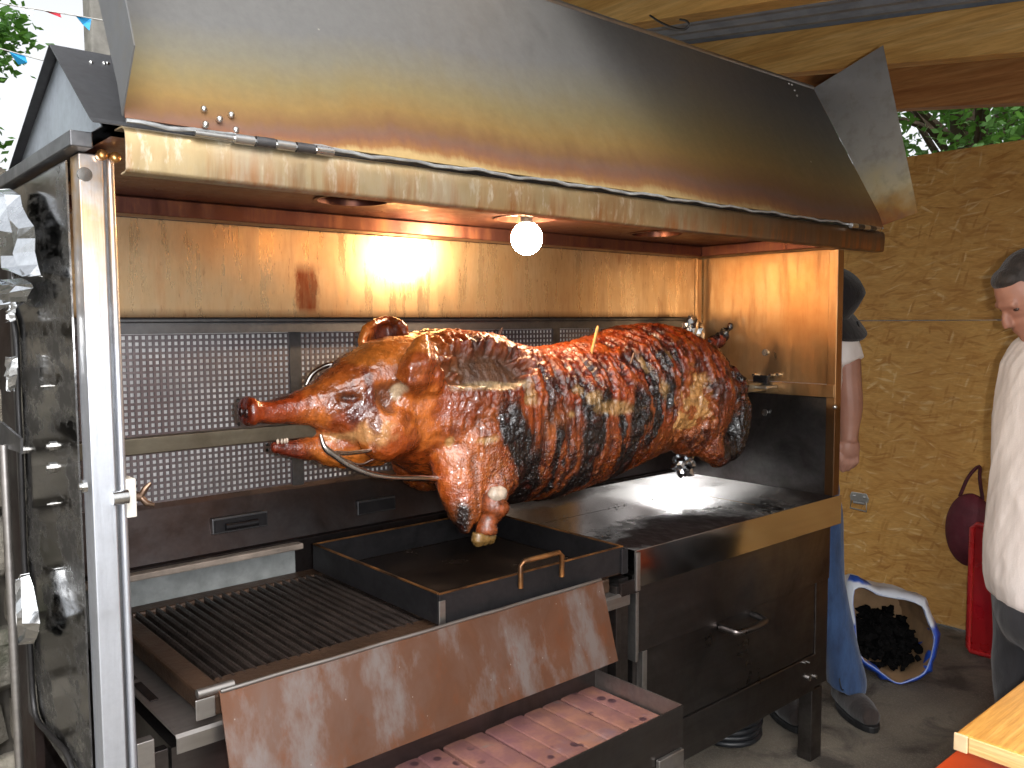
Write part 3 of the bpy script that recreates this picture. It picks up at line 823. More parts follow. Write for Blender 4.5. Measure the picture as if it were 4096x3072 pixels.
gr = thing('cooking_grate', 'blackened cast iron cooking grate on the left of the roaster', 'grate', (1.08, 1.76, .80))
GX0, GX1, GY0, GY1, GZ = .545, 1.60, 1.462, 2.06, .842
for nm, bx in (('frame_rail', (GX0, GX0 + .045, GY0, GY1)), ('frame_rail', (GX1 - .03, GX1, GY0, GY1)), ('frame_rail', (GX0 + .0455, GX1 - .0305, GY0, GY0 + .075)), ('frame_rail', (GX0 + .0455, GX1 - .0305, 2.005, GY1))):
    MB().box(*bx, .8025, GZ).build(nm, MAT_GRATE_RUST, gr, bevel=.006)
MB().box(GX0 + .046, GX1 - .031, GY0 + .076, 2.0045, .8025, .806).build('ash_plate', MAT_BLACKIRON, gr)
bar = MB().prism([(-.0065, 0, .826), (-.0055, 0, .838), (-.002, 0, .8425), (.002, 0, .8425), (.0055, 0, .838), (.0065, 0, .826)], (0, 2.012 - (GY0 + .06), 0)).mesh('bar')
bar.materials.append(MAT_GRATE)
x = GX0 + .058
while x < GX1 - .035:
    o = bpy.data.objects.new('bar', bar); COL.objects.link(o); adopt(o, gr); o.location = (x, GY0 + .06, random.uniform(-.0008, .0008)); x += .0225

def mat_rim():
    m = NT('heat_browned_rim')
    a = m.noise(12, 5, .6)
    m.set(color=m.ramp(a, [(.35, L(70, 50, 36)), (.65, L(176, 122, 72))]), metal=.85, rough=.38)
    return m.mat
MAT_RIM = mat_rim()
def mat_traybed():
    m = NT('oily_tray_bed')
    a = m.noise(7, 5, .6)
    m.set(color=m.ramp(a, [(.3, L(40, 34, 32)), (.7, L(84, 68, 56))]), metal=.7, rough=m.rng(a, .3, .7, .12, .3))
    m.bump(m.noise(3, 3), .06, .01)
    return m.mat
TX0, TX1, TY0, TY1, TZ0, TZ1 = 1.053, 1.643, 1.455, 2.02, .847, .917
tr = thing('griddle_tray', 'black square griddle tray with front handle resting on the grate', 'tray', ((TX0 + TX1) / 2, 1.74, TZ0))
MB().box(TX0 + .004, TX1 - .004, TY0 + .004, TY1 - .004, TZ0, TZ0 + .004).build('bed', mat_traybed(), tr)
t = .006
for (a, b, c, d) in ((TX0, TX1, TY0, TY0 + t), (TX0, TX1, TY1 - t, TY1), (TX0, TX0 + t, TY0 + t + .0004, TY1 - t - .0004), (TX1 - t, TX1, TY0 + t + .0004, TY1 - t - .0004)):
    wl = MB().box(a, b, c, d, TZ0 + .0045, TZ1).build('wall', MAT_BLACKIRON, tr, bevel=.001)
    MB().box(a, b, c, d, TZ1 + .0003, TZ1 + .004).build('rim', MAT_RIM, wl, bevel=.001)
ha, hb = at(2075, 2235, 1, TY0), at(2240, 2190, 1, TY0)
hp = [(ha.x, TY0 - .006, TZ1 - .03), (ha.x, TY0 - .007, TZ1 + .022), (ha.x + .01, TY0 - .007, TZ1 + .031), (hb.x - .01, TY0 - .007, TZ1 + .031), (hb.x, TY0 - .007, TZ1 + .022), (hb.x, TY0 - .006, TZ1 - .03)]
MB().tube(hp, .0062, 8).build('handle', MAT_RIM, tr, smooth=60)
MB().box(TX0 - .003, TX0 + .014, TY0 - .004, TY0 - .0003, TZ0 + .003, TZ1 - .012).build('corner_weld', MAT_STEEL, tr, bevel=.001)
MB().box(TX1 - .012, TX1 + .012, TY0 - .006, TY0 - .0003, TZ0 + .0, TZ1 - .004).build('end_hook', MAT_BLACKIRON, tr, bevel=.002)

# ------------------------------------------------------------------ the spit
SPIT = thing('spit', 'square steel spit bar with curved prongs running through the pig', 'spit', (.43, YS, 1.265))
MB().box(.375, 2.695, YS - .016, YS + .016, 1.249, 1.281).build('bar', steel('greasy_spit_steel', L(132, 124, 108), .32, L(64, 52, 38), .7, brush=(.05, 1, 1)), SPIT, bevel=.002)
CHROME = steel('prong_steel', L(196, 190, 184), .16, L(120, 100, 84), .3)
pr = spline([at(1282, 1738, 1, 1.600), at(1300, 1790, 1, 1.592), at(1345, 1825, 1, 1.59), at(1400, 1862, 1, 1.588), at(1480, 1895, 1, 1.585), at(1570, 1910, 1, 1.585), at(1680, 1912, 1, 1.59), at(1800, 1915, 1, 1.60)], 6)
MB().tube(pr, [.003 + .0042 * min(1, i / 8) for i in range(len(pr))], 10).build('prong', CHROME, SPIT, smooth=60)
pr = spline([at(1340, 1812, 1, 1.59), at(1400, 1812, 1, 1.6), at(1490, 1800, 1, 1.615)], 4)
MB().tube(pr, [.005] * (len(pr) - 1) + [.003], 8).build('prong', CHROME, SPIT, smooth=60)
pr = spline([at(1380, 1838, 1, 1.60), at(1440, 1858, 1, 1.60), at(1492, 1838, 1, 1.61)], 4)
MB().tube(pr, .0025, 6).build('wire', CHROME, SPIT, smooth=60)
pr = spline([at(1225, 1540, 1, 1.76), at(1250, 1495, 1, 1.76), at(1305, 1462, 1, 1.76), at(1360, 1455, 1, 1.75)], 5)
MB().tube(pr, .006, 8).build('prong', CHROME, SPIT, smooth=60)

# ------------------------------------------------------------------ the pig
def vnoise(P, f, seed=0):
    Q = P * f + seed * 17.31; I = np.floor(Q).astype(np.int64); Fr = Q - I; Fr = Fr * Fr * (3 - 2 * Fr)
    def hsh(i, j, k):
        n = (i * 374761393 + j * 668265263 + k * 2147483647 + seed * 1274126177) & 0x7fffffff
        n = (n ^ (n >> 13)) * 1274126177 & 0x7fffffff
        n = (n ^ (n >> 16)) & 0xffff
        return n / 65535.0
    r = 0
    for a in (0, 1):
        for b in (0, 1):
            for c in (0, 1):
                w = (Fr[:, 0] if a else 1 - Fr[:, 0]) * (Fr[:, 1] if b else 1 - Fr[:, 1]) * (Fr[:, 2] if c else 1 - Fr[:, 2])
                r = r + w * hsh(I[:, 0] + a, I[:, 1] + b, I[:, 2] + c)
    return r
def fbm(P, f, o=4, seed=0):
    r = 0; a = .5; t = 0
    for i in range(o):
        r = r + a * vnoise(P, f * 2 ** i, seed + i); t += a; a *= .5
    return r / t
sst = lambda x, a, b: np.clip((x - a) / (b - a), 0, 1) ** 2 * (3 - 2 * np.clip((x - a) / (b - a), 0, 1))

def ring(x, zt, zb, hw, yc=YS, e=2.3, n=40, low=1.0):
    zc, hz = (zt + zb) / 2, (zt - zb) / 2; out = []
    for k in range(n):
        a = 2 * pi * k / n; c, s_ = cos(a), sin(a)
        out.append((x, yc + hw * abs(c) ** (2 / e) * (1 if c > 0 else -1), zc + hz * abs(s_) ** (2 / e) * (1 if s_ > 0 else -1)))
    return out
def densify(rows, m):
    A = np.array(rows, float); xs = np.linspace(0, len(A) - 1, (len(A) - 1) * m + 1); out = []
    for x in xs:
        i = min(int(x), len(A) - 2); t = x - i
        p0, p1, p2, p3 = A[max(i - 1, 0)], A[i], A[i + 1], A[min(i + 2, len(A) - 1)]
        out.append(.5 * (2 * p1 + (p2 - p0) * t + (2 * p0 - 5 * p1 + 4 * p2 - p3) * t * t + (3 * p1 - p0 - 3 * p2 + p3) * t ** 3))
    return out
trunk = [(1.08, 1.45, 1.19, .10), (1.16, 1.468, 1.14, .145), (1.24, 1.477, 1.09, .175), (1.32, 1.478, 1.05, .195), (1.40, 1.462, 1.03, .202), (1.50, 1.436, 1.022, .205),
         (1.60, 1.428, 1.02, .206), (1.70, 1.438, 1.03, .203), (1.80, 1.45, 1.047, .202), (1.90, 1.470, 1.066, .202), (2.00, 1.487, 1.086, .202), (2.09, 1.486, 1.10, .196),
         (2.18, 1.462, 1.09, .188), (2.26, 1.43, 1.10, .168), (2.33, 1.385, 1.12, .14), (2.385, 1.33, 1.15, .10), (2.42, 1.28, 1.19, .05)]
head = [(.738, 1.338, 1.292, .028), (.745, 1.349, 1.284, .036), (.758, 1.349, 1.284, .036), (.772, 1.341, 1.289, .030), (.80, 1.341, 1.284, .031), (.85, 1.349, 1.279, .037), (.89, 1.362, 1.27, .048),
        (.93, 1.388, 1.245, .066), (.97, 1.414, 1.215, .083), (1.02, 1.444, 1.192, .10), (1.08, 1.462, 1.178, .115), (1.15, 1.467, 1.15, .13), (1.22, 1.462, 1.13, .13)]
pg = MB()
pg.loft([ring(*r) for r in densify(trunk, 3)])
pg.loft([ring(*r, yc=YS - .012) for r in densify(head, 3)])
def limb(pts, rad, n=14):
    P = spline(pts, 5); A = np.interp(np.linspace(0, len(rad) - 1, len(P)), range(len(rad)), rad)
    d0 = (P[0] - P[1]).normalized(); d1 = (P[-1] - P[-2]).normalized()
    Q = [P[0] + d0 * A[0] * .9, P[0] + d0 * A[0] * .6] + P + [P[-1] + d1 * A[-1] * .6, P[-1] + d1 * A[-1] * .9]
    R_ = [A[0] * .35, A[0] * .8] + list(A) + [A[-1] * .8, A[-1] * .35]
    pg.tube(Q, [float(r) for r in R_], n)
# lower jaw
limb([(1.06, YS - .01, 1.222), (.96, YS - .014, 1.22), (.90, YS - .016, 1.226), (.85, YS - .016, 1.229), (.808, YS - .016, 1.236)], [.06, .05, .03, .024, .017])
# shoulders, hams, legs on both sides
for sgn in (-1, 1):
    y = lambda v: YS + sgn * (YS - v)
    rot = Matrix.Identity(3)
    pg.ball((1.30, y(1.595), 1.19), (.115, .075, .135), 18, 12)
    pg.ball((1.05, y(1.635), 1.26), (.085, .055, .075), 16, 10)
    pg.ball((2.13, y(1.605), 1.25), (.165, .095, .165), 20, 14)
    if sgn < 0:                                     # the near foreleg: skin drawn down to a point, then the bared shank
        lr = [(1.28, .10, .05, 1.26), (1.275, .125, .075, 1.20), (1.262, .115, .072, 1.15), (1.24, .085, .058, 1.11), (1.222, .058, .045, 1.08), (1.21, .038, .034, 1.052), (1.203, .022, .022, 1.03), (1.2, .009, .010, 1.012)]
        pg.loft([[(cx + ax * cos(2 * pi * k / 24), 1.625 - (1.22 - z_) * .36 + ay * sin(2 * pi * k / 24), z_) for k in range(24)] for cx, ax, ay, z_ in densify(lr, 3)])
        limb([(1.33, y(1.59), 1.16), (1.30, y(1.56), 1.12), (1.272, y(1.54), 1.092)], [.075, .055, .036])
    else:
        limb([(1.30, y(1.60), 1.15), (1.36, y(1.62), 1.09)], [.08, .05])
    limb([(2.29, y(1.62), 1.28), (2.315, y(1.605), 1.20), (2.28, y(1.585), 1.12), (2.21, y(1.575), 1.10)], [.085, .07, .056, .042])
    limb([(2.17, y(1.60), 1.18), (2.165, y(1.57), 1.12), (2.19, y(1.56), 1.09)], [.065, .05, .04])
# tail
limb([(2.30, YS - .01, 1.40), (2.345, YS - .02, 1.418), (2.39, YS - .03, 1.445), (2.43, YS - .035, 1.482)], [.035, .02, .014, .005], 10)
# ears: thick curled sheets
def ear(rows, th):
    """rows of points across the ear; closed slab of thickness th"""
    nr, nc = len(rows), len(rows[0]); A = [[Vector(p) for p in r_] for r_ in rows]; T = []; B = []
    for i in range(nr):
        for j in range(nc):
            u_ = A[min(i + 1, nr - 1)][j] - A[max(i - 1, 0)][j]; v_ = A[i][min(j + 1, nc - 1)] - A[i][max(j - 1, 0)]
            n_ = u_.cross(v_); n_ = n_.normalized() if n_.length > 1e-9 else Vector((0, 1, 0))
            T.append(A[i][j] + n_ * th / 2); B.append(A[i][j] - n_ * th / 2)
    N_ = nr * nc; F_ = []
    for i in range(nr - 1):
        for j in range(nc - 1):
            a_ = i * nc + j; F_ += [(a_, a_ + 1, a_ + nc + 1, a_ + nc), (N_ + a_, N_ + a_ + nc, N_ + a_ + nc + 1, N_ + a_ + 1)]
    bd = [j for j in range(nc)] + [i * nc + nc - 1 for i in range(1, nr)] + [(nr - 1) * nc + j for j in range(nc - 2, -1, -1)] + [i * nc for i in range(nr - 2, 0, -1)]
    for k in range(len(bd)): p_, q_ = bd[k], bd[(k + 1) % len(bd)]; F_.append((p_, N_ + p_, N_ + q_, q_))
    pg.add(T + B, F_)
E1 = lambda a, b, Y_: tuple(at(a, b, 1, Y_))
ear([[E1(1585, 1570, 1.625), E1(1640, 1590, 1.60), E1(1700, 1580, 1.59), E1(1765, 1560, 1.60)],
     [E1(1590, 1510, 1.60), E1(1635, 1530, 1.565), E1(1700, 1525, 1.555), E1(1772, 1520, 1.585)],
     [E1(1610, 1450, 1.60), E1(1650, 1460, 1.56), E1(1705, 1455, 1.552), E1(1760, 1465, 1.59)],
     [E1(1645, 1400, 1.605), E1(1670, 1400, 1.58), E1(1705, 1400, 1.575), E1(1735, 1415, 1.60)],
     [E1(1678, 1348, 1.61), E1(1685, 1345, 1.605), E1(1694, 1345, 1.605), E1(1702, 1352, 1.61)]], .017)
pg.ball(E1(1735, 1515, 1.58), (.026, .02, .04), 12, 8)
ear([[E1(1440, 1400, 1.75), E1(1500, 1405, 1.78), E1(1560, 1410, 1.78), E1(1620, 1400, 1.74)],
     [E1(1438, 1355, 1.76), E1(1500, 1352, 1.81), E1(1560, 1350, 1.81), E1(1628, 1360, 1.75)],
     [E1(1462, 1308, 1.77), E1(1510, 1298, 1.81), E1(1560, 1295, 1.81), E1(1618, 1315, 1.75)],
     [E1(1500, 1288, 1.77), E1(1530, 1278, 1.79), E1(1560, 1274, 1.79), E1(1600, 1288, 1.75)]], .017)

MAT_PIG = None
def mat_pig():
    m = NT('roast_crackling')
    at_ = m.n('ShaderNodeAttribute', attribute_name='roast'); rg = m.n('ShaderNodeAttribute', attribute_name='wet')
    col = at_.outputs['Color']
    f = m.noise(130, 3, .7); f2 = m.noise(46, 3, .65, m.co((1.6, 1, .5)))
    col = m.mix(.55, col, m.ramp(f2, [(.32, .4), (.62, 1.2)]), 'MULTIPLY')
    col = m.mix(.4, col, m.ramp(f, [(.3, .5), (.65, 1.2)]), 'MULTIPLY')
    sep = m.n('ShaderNodeSeparateColor'); m.t.links.new(rg.outputs['Color'], sep.inputs[0])
    rough = m.math('ADD', sep.outputs[0], m.math('MULTIPLY', m.math('SUBTRACT', f, .5), .2))
    m.set(color=col, rough=rough, ior=1.5, coat=m.math('MULTIPLY', sep.outputs[2], .6), coat_rough=.12)
    bead = m.vor(170); bead = m.math('MULTIPLY', m.ramp(bead, [(.15, 1.0), (.55, 0.0)]), sep.outputs[1])
    n1 = m.bump(m.math('MULTIPLY', m.math('ADD', m.math('MULTIPLY', f2, .9), f), m.rng(m.xyz()[0], 1.08, 1.3, .4, 1.0)), .6, .005)
    m.bump(bead, .7, .003, n1)
    m.set(sss=0.0)
    return m.mat
MAT_PIG = mat_pig()
pig = fuse('roast_pig', pg, .0038, 8, MAT_PIG)
tag(pig, 'whole roast pig with glossy orange skin and charred stripes on the spit', 'roast pig')
me = pig.data
nv = len(me.vertices)
P = np.empty(nv * 3); me.vertices.foreach_get('co', P); P = P.reshape(-1, 3)
Nn = np.empty(nv * 3); me.vertices.foreach_get('normal', Nn); Nn = Nn.reshape(-1, 3)
X, Y, Z = P[:, 0], P[:, 1], P[:, 2]
near = sst(-(Y - YS), -.12, .02)                    # the side turned to the front
ang = np.arctan2(Z - 1.25, -(Y - YS))
Ps = np.stack([X * 1.0, ang * .22 * .2, np.zeros(nv)], 1)   # skin coordinates: streaks run round the body
body = sst(X, 1.12, 1.30)
hd_ = 1 - body
def spot(px, py, ysurf, rx, rz, soft=.35, wob=.5, seed=1, one_side=True):
    c = at(px, py, 1, ysurf)
    w = (fbm(P, 38, 3, seed) - .5) * 2 * wob
    d = np.sqrt(((X - c.x) / rx) ** 2 + ((Z - c.z) / rz) ** 2) + w
    k = 1 - sst(d, 1 - soft, 1 + soft)
    return k * (near if one_side else 1)
# ---- relief: crackled ridges running round the back, blisters low on the flank, flaking char
upz = sst(Z + (fbm(P, 7, 3, 2) - .5) * .16, 1.20, 1.34)
r1 = 1 - np.abs(fbm(Ps, 38, 4, 3) * 2 - 1); r2 = 1 - np.abs(fbm(Ps * np.array([1, 1.9, 1]) + fbm(P, 20, 2, 4)[:, None] * .02, 90, 4, 6) * 2 - 1)
ridge = np.clip((r1 * .6 + r2 * .4 - .58) / .34, 0, 1)              # 0 in the cracks, 1 on the ridges
fine = fbm(P, 95, 3, 7)
blis = np.clip(vnoise(P, 150, 9) * 1.6 - .8, 0, 1)
fa_, fb_, fc_ = fbm(P, 9, 4, 41), fbm(P, 26, 4, 42), fbm(P, 60, 3, 43)
low = sst(Z, 1.30, 1.14) * body
char = np.zeros(nv)
for (x0, hw, zlo, zhi, s_, sl) in ((1.345, .040, 1.0, 1.31, 1.0, -.25), (1.405, .036, .99, 1.18, 1.0, .0), (1.478, .013, 1.03, 1.27, .85, .05), (1.508, .008, 1.05, 1.22, .6, .0), (1.585, .040, 1.0, 1.31, 1.0, .10), (1.63, .015, 1.14, 1.33, .9, .1),
                                   (1.715, .010, 1.08, 1.26, .85, .05), (1.775, .034, 1.03, 1.31, 1.0, .12), (1.835, .018, 1.15, 1.36, .9, .15), (1.885, .024, 1.25, 1.46, .9, .15), (1.96, .012, 1.30, 1.46, .8, .1), (1.44, .02, 1.25, 1.40, .6, .1)):
    u = np.abs(X - x0 - sl * (Z - 1.2) + (fbm(P, 13, 4, 61) - .5) * .07 + (fbm(Ps, 70, 3, 62) - .5) * .05)
    k = (1 - sst(u, hw * .55, hw * 1.35)) * sst(Z, zlo - .03, zlo + .03) * (1 - sst(Z + (fa_ - .5) * .14, zhi - .05, zhi + .05))
    char = np.maximum(char, k * s_)
char = np.maximum(char, sst(X + (fb_ - .5) * .14, 2.15, 2.25) * sst(Z + (fb_ - .5) * .1, 1.27, 1.17) * .95)
char = np.maximum(char, sst(X + (fb_ - .5) * .16, 2.22, 2.32) * sst(fc_ + fb_, .8, 1.0) * .85)
legf = (1 - sst(np.abs(X - 1.185), .0, .035)) * sst(Z + (fb_ - .5) * .05, 1.10, 1.06) * .85; char = np.maximum(char, legf)
disp = (fbm(P, 11, 4, 1) - .5) * .016
disp += body * upz * (ridge - .55) * .017 + body * (1 - upz) * (ridge - .6) * .006
disp += (fine - .5) * (.003 + .004 * upz * body)
disp += blis * .0022 * np.clip(low + char * .8, 0, 1) * (1 - upz * .6)
disp += char * (fbm(P, 60, 3, 13) - .35) * .010
cav = spot(1930, 1462, 1.60, .115, .046, .25, .35, 4)
disp = disp * (1 - .8 * cav) - cav * .036 + cav * (fbm(np.stack([X, Y * .3, Z * .3], 1), 90, 3, 14) - .5) * .008
rim_c = np.clip(spot(1930, 1462, 1.60, .145, .07, .3, .35, 4) - cav, 0, 1); disp += rim_c * .006
eye = spot(1400, 1590, 1.635, .020, .009, .5, .35, 6); disp -= eye * .010
eyer = np.clip(spot(1420, 1595, 1.635, .042, .026, .7, .7, 6) - eye, 0, 1); disp += eyer * (fbm(P, 110, 3, 15) - .5) * .010
earpit = spot(1555, 1585, 1.60, .024, .03, .5, .5, 7); disp -= earpit * .016
wrk = hd_ * sst(X, .84, .95); disp += wrk * (1 - np.abs(fbm(P, 16, 3, 16) * 2 - 1) - .75) * .005
ham = spot(2775, 1610, 1.53, .085, .10, .22, .6, 8)
hamlow = spot(2740, 1690, 1.53, .05, .05, .25, .6, 9); ham = np.maximum(ham, hamlow)
disp -= ham * (.010 - .022 * (fbm(P, 34, 4, 12) - .5))
tears = [(2450, 1625, .075, .016), (2375, 1590, .03, .018), (2280, 1655, .016, .010), (2640, 1560, .013, .028), (2600, 1460, .013, .020), (2700, 1420, .012, .014), (2320, 1565, .02, .014), (2120, 1585, .018, .024),
         (1955, 1760, .028, .010), (1850, 1780, .009, .012)]
tear = np.zeros(nv)
for i, (a, b, rx, rz) in enumerate(tears): tear = np.maximum(tear, spot(a, b, 1.53, rx, rz, .45, .9, 20 + i))
disp += tear * ((fbm(P, 70, 3, 17) - .5) * .010 - .003)
cheek = np.maximum(spot(1495, 1722, 1.61, .03, .036, .5, .8, 31), spot(1450, 1752, 1.61, .05, .011, .5, .8, 32))
P2 = P + Nn * disp[:, None]
me.vertices.foreach_set('co', P2.ravel()); me.update()
# ---- colour of the roasted skin
c = lambda r, g, b: np.array(L(r, g, b)[:3])
def blend(C, k, col): return C * (1 - k[:, None]) + k[:, None] * col
C = np.tile(c(150, 68, 22), (nv, 1))
C = blend(C, sst(fa_, .46, .62), c(182, 100, 38))
C = blend(C, hd_ * sst(Z + (fa_ - .5) * .14, 1.35, 1.43) * .8, c(116, 50, 20))
C = blend(C, hd_ * sst(fbm(P, 7, 4, 44), .47, .60) * .6, c(198, 118, 46))
C = blend(C, hd_ * sst(fbm(P, 15, 4, 45), .54, .66) * .6, c(104, 40, 18))
C = blend(C, low * .85, c(132, 58, 18) * (.5 + .8 * fb_[:, None]))
C = blend(C, low * blis * .5, c(214, 140, 60))
C = blend(C, sst(X, .90, .82) * .8, c(134, 50, 22))
C = blend(C, sst(X, .90, .84) * sst(Z, 1.262, 1.25) * .8, c(92, 30, 20))
C = blend(C, sst(X, .752, .742) * .8, c(88, 28, 16))
# the back: black in the cracks, red-brown to orange on the ridges, so colour also shades the relief
back = body * upz
rc_ = c(18, 10, 9) * (1 - sst(ridge, .08, .45)[:, None]) + sst(ridge, .08, .45)[:, None] * c(88, 26, 11)
rc_ = rc_ * (1 - sst(ridge, .4, .75)[:, None]) + sst(ridge, .4, .75)[:, None] * c(142, 50, 16)
rc_ = rc_ * (1 - sst(ridge, .8, 1.0)[:, None] * .6) + sst(ridge, .8, 1.0)[:, None] * .6 * c(190, 98, 40)
C = blend(C, back * .95, rc_)
C = blend(C, back * sst(fbm(P, 12, 4, 46), .50, .60) * .75, c(30, 14, 11))
C = blend(C, body * (1 - upz) * sst(1 - ridge, .4, .8) * .8, c(58, 22, 11))
C = C * (.72 + .56 * fine[:, None])
C = blend(C, np.clip(char * 1.3, 0, .98), c(15, 11, 11) * (.5 + fine[:, None]))
C = blend(C, char * sst(fc_, .60, .70) * .45, c(88, 34, 22))
# tears, pale meat, cavity, face marks
meat = c(196, 156, 96)
C = blend(C, tear * .8, meat * (0.35 + .9 * fbm(P, 80, 3, 85)[:, None]))
hamc = np.where((fbm(P, 30, 4, 81) > .52)[:, None], c(212, 158, 92), c(176, 98, 46)); hamc = hamc * (.55 + .85 * fbm(P, 55, 3, 82)[:, None])
C = blend(C, ham * .92, hamc)
cv = c(98, 66, 42) * (.3 + 1.4 * fbm(np.stack([X, Y * .3, Z * .4], 1), 85, 3, 83)[:, None])
C = blend(C, cav * .95, cv)
C = blend(C, spot(1960, 1535, 1.58, .10, .014, .4, .5, 84) * .8, c(172, 150, 110))
C = blend(C, eye * .9, c(30, 16, 13)); C = blend(C, eyer * .75, c(66, 26, 15))
C = blend(C, earpit * .75, c(74, 40, 26))
C = blend(C, spot(1610, 1570, 1.58, .012, .016, .3, .4, 90) * .9, c(196, 176, 144))
C = blend(C, cheek * .7, c(206, 160, 104))
run = np.maximum(spot(1500, 1640, 1.60, .013, .075, .3, .5, 91), spot(1455, 1650, 1.60, .02, .035, .4, .8, 92))
C = blend(C, run * .85, c(86, 28, 14))
C = blend(C, spot(1130, 1585, 1.68, .03, .006, .5, .5, 93) * .8, c(44, 18, 12))
C = blend(C, spot(1590, 1440, 1.76, .03, .012, .5, .5, 94, False) * .5, c(60, 22, 12))
gain = (.58 + .24 * hd_)[:, None] * np.array([1.0, .93, .9]); C = C * gain
lay = me.color_attributes.new('roast', 'FLOAT_COLOR', 'POINT')
lay.data.foreach_set('color', np.concatenate([np.clip(C, .003, 1), np.ones((nv, 1))], 1).ravel())
wet = np.zeros((nv, 4)); wet[:, 3] = 1
wet[:, 0] = np.clip(.22 + .08 * body - .08 * char + .12 * tear + .25 * cav + .15 * (fa_ - .5) + .1 * (fc_ - .5), .12, .7)
wet[:, 1] = np.clip(body * (low * sst(Z, 1.26, 1.14) * .9 + char * .8) + .25, 0, 1)
wet[:, 2] = np.clip(.35 + .5 * hd_ + .4 * char - .5 * cav, 0, 1)
lay = me.color_attributes.new('wet', 'FLOAT_COLOR', 'POINT'); lay.data.foreach_set('color', wet.ravel())

# parts of the pig that look different: trotters, teeth
MAT_BONE = simple('white_bone', L(172, 154, 136), .35, 0, .5, 55, .3, 80)
MAT_TROT = simple('roast_trotter', L(128, 62, 28), .28, 0, .75, 60, .8, 90, coat=.5)
MAT_HOOF = simple('dark_hoof', L(112, 84, 44), .25, 0, .6, 50, .5, 90, coat=.6)
for sgn in (-1, 1):
    y = lambda v: YS + sgn * (YS - v)
    kn = Vector((1.262, y(1.523), 1.092))
    if sgn > 0: break
    b = MB(); b.tube(spline([kn + Vector((0, 0, .01)), kn + Vector((-.004, 0, -.035)), kn + Vector((-.018, 0, -.06)), kn + Vector((-.022, 0, -.085))], 4), [.026, .03, .033, .034, .032, .028, .024, .022, .023, .025, .027, .027, .026], 12)
    b.ball(kn + Vector((.004, -.006, -.026)), (.034, .032, .024), 12, 8); b.ball(kn + Vector((-.022, -.004, -.02)), (.012, .014, .02), 10, 8)
    tro = fuse('trotter', b, .004, 3, MAT_TROT, pig)
    b = MB(); b.ball(kn + Vector((.0, -.015, .008)), (.028, .018, .021), 14, 10)
    b.v = [(x_ + .004 * noise.noise(Vector((x_, y_, z_)) * 60), y_ + .003 * noise.noise(Vector((y_, z_, x_)) * 70), z_ + .006 * noise.noise(Vector((z_, x_, y_)) * 60)) for x_, y_, z_ in b.v]
    b.build('knuckle_bone', MAT_BONE, tro, smooth=True)
    b = MB(); h0 = kn + Vector((-.026, 0, -.092))
    for k in range(3): b.tube([h0 + Vector((-.018 + k * .016, 0, .014)), h0 + Vector((-.021 + k * .017, 0, -.004)), h0 + Vector((-.019 + k * .017, 0, -.018))], [.016, .018, .010], 10)
    fuse('hoof', b, .0035, 3, MAT_HOOF, tro)
th = at(1100, 1772, 1, 1.69)
for i in range(4):
    MB().ball(th + Vector((.002 + i * .007, -.016 + abs(i - 1.5) * .004, .004)), (.0035, .003, .006), 8, 6).build('tooth', MAT_BONE, pig, smooth=True)
# nostrils
MAT_NOS = simple('dark_nostril', L(34, 14, 12), .3, 0, .3, 30)
for dy in (-.014, .012):
    MB().ball((.7395, YS - .012 + dy, 1.315), (.006, .0075, .0105), 10, 8).build('nostril', MAT_NOS, pig, smooth=True)

# ------------------------------------------------------------------ skewers
MAT_SKEWER = simple('wooden_skewer', L(186, 136, 74), .5, 0, .35, 60)
MAT_SKEWER_D = simple('burnt_skewer', L(84, 54, 34), .45, 0, .4, 60)
def skewer(a, b, ya, yb, r, mat, label, deep=.05):
    p, q = at(*a, 1, ya), at(*b, 1, yb); d = (q - p).normalized()
    o = MB().tube([p + d * -deep, p, q - d * .006, q], [r, r, r, r * .35], 8).build('wooden_skewer', mat, smooth=50)
    tag(o, label, 'skewer', 'skewers stuck in the pig')
skewer((2362, 1428), (2393, 1302), 1.615, 1.60, .0042, MAT_SKEWER, 'tallest pale wooden skewer standing upright in the middle of the back')
skewer((2500, 1525), (2538, 1408), 1.575, 1.56, .0036, MAT_SKEWER_D, 'dark skewer standing in the flank right of the long lying skewer')
skewer((2130, 1500), (2148, 1432), 1.61, 1.60, .0036, MAT_SKEWER_D, 'short dark skewer just right of the open cut in the shoulder')
skewer((1990, 1360), (2010, 1310), 1.68, 1.67, .0034, MAT_SKEWER_D, 'small skewer tip on the ridge above the open cut')
skewer((2722, 1338), (2738, 1288), 1.70, 1.69, .0034, MAT_SKEWER_D, 'thin skewer at the top of the rump beside crumpled foil')
skewer((2520, 1572), (2366, 1432), 1.553, 1.612, .0045, MAT_SKEWER, 'long wooden skewer lying along the flank', .01)
# ------------------------------------------------------------------ lamp in the canopy
def mat_glow():
    m = NT('lit_bulb_glass')
    m.set(color=(1, .9, .7), emit=(1.0, .70, .42), estr=160.0, rough=.3)
    return m.mat
lb = thing('light_bulb', 'glowing warm light bulb hanging in the middle opening of the canopy', 'light bulb', (1.53, 1.70, 1.80))
MB().ball((1.53, 1.70, 1.722), (.042, .042, .044), 16, 12).build('glass', mat_glow(), lb, smooth=True)
MB().cyl((1.53, 1.70, 1.762), (1.53, 1.70, 1.81), .017, 14).build('socket', MAT_BLACKIRON, lb, smooth=40)

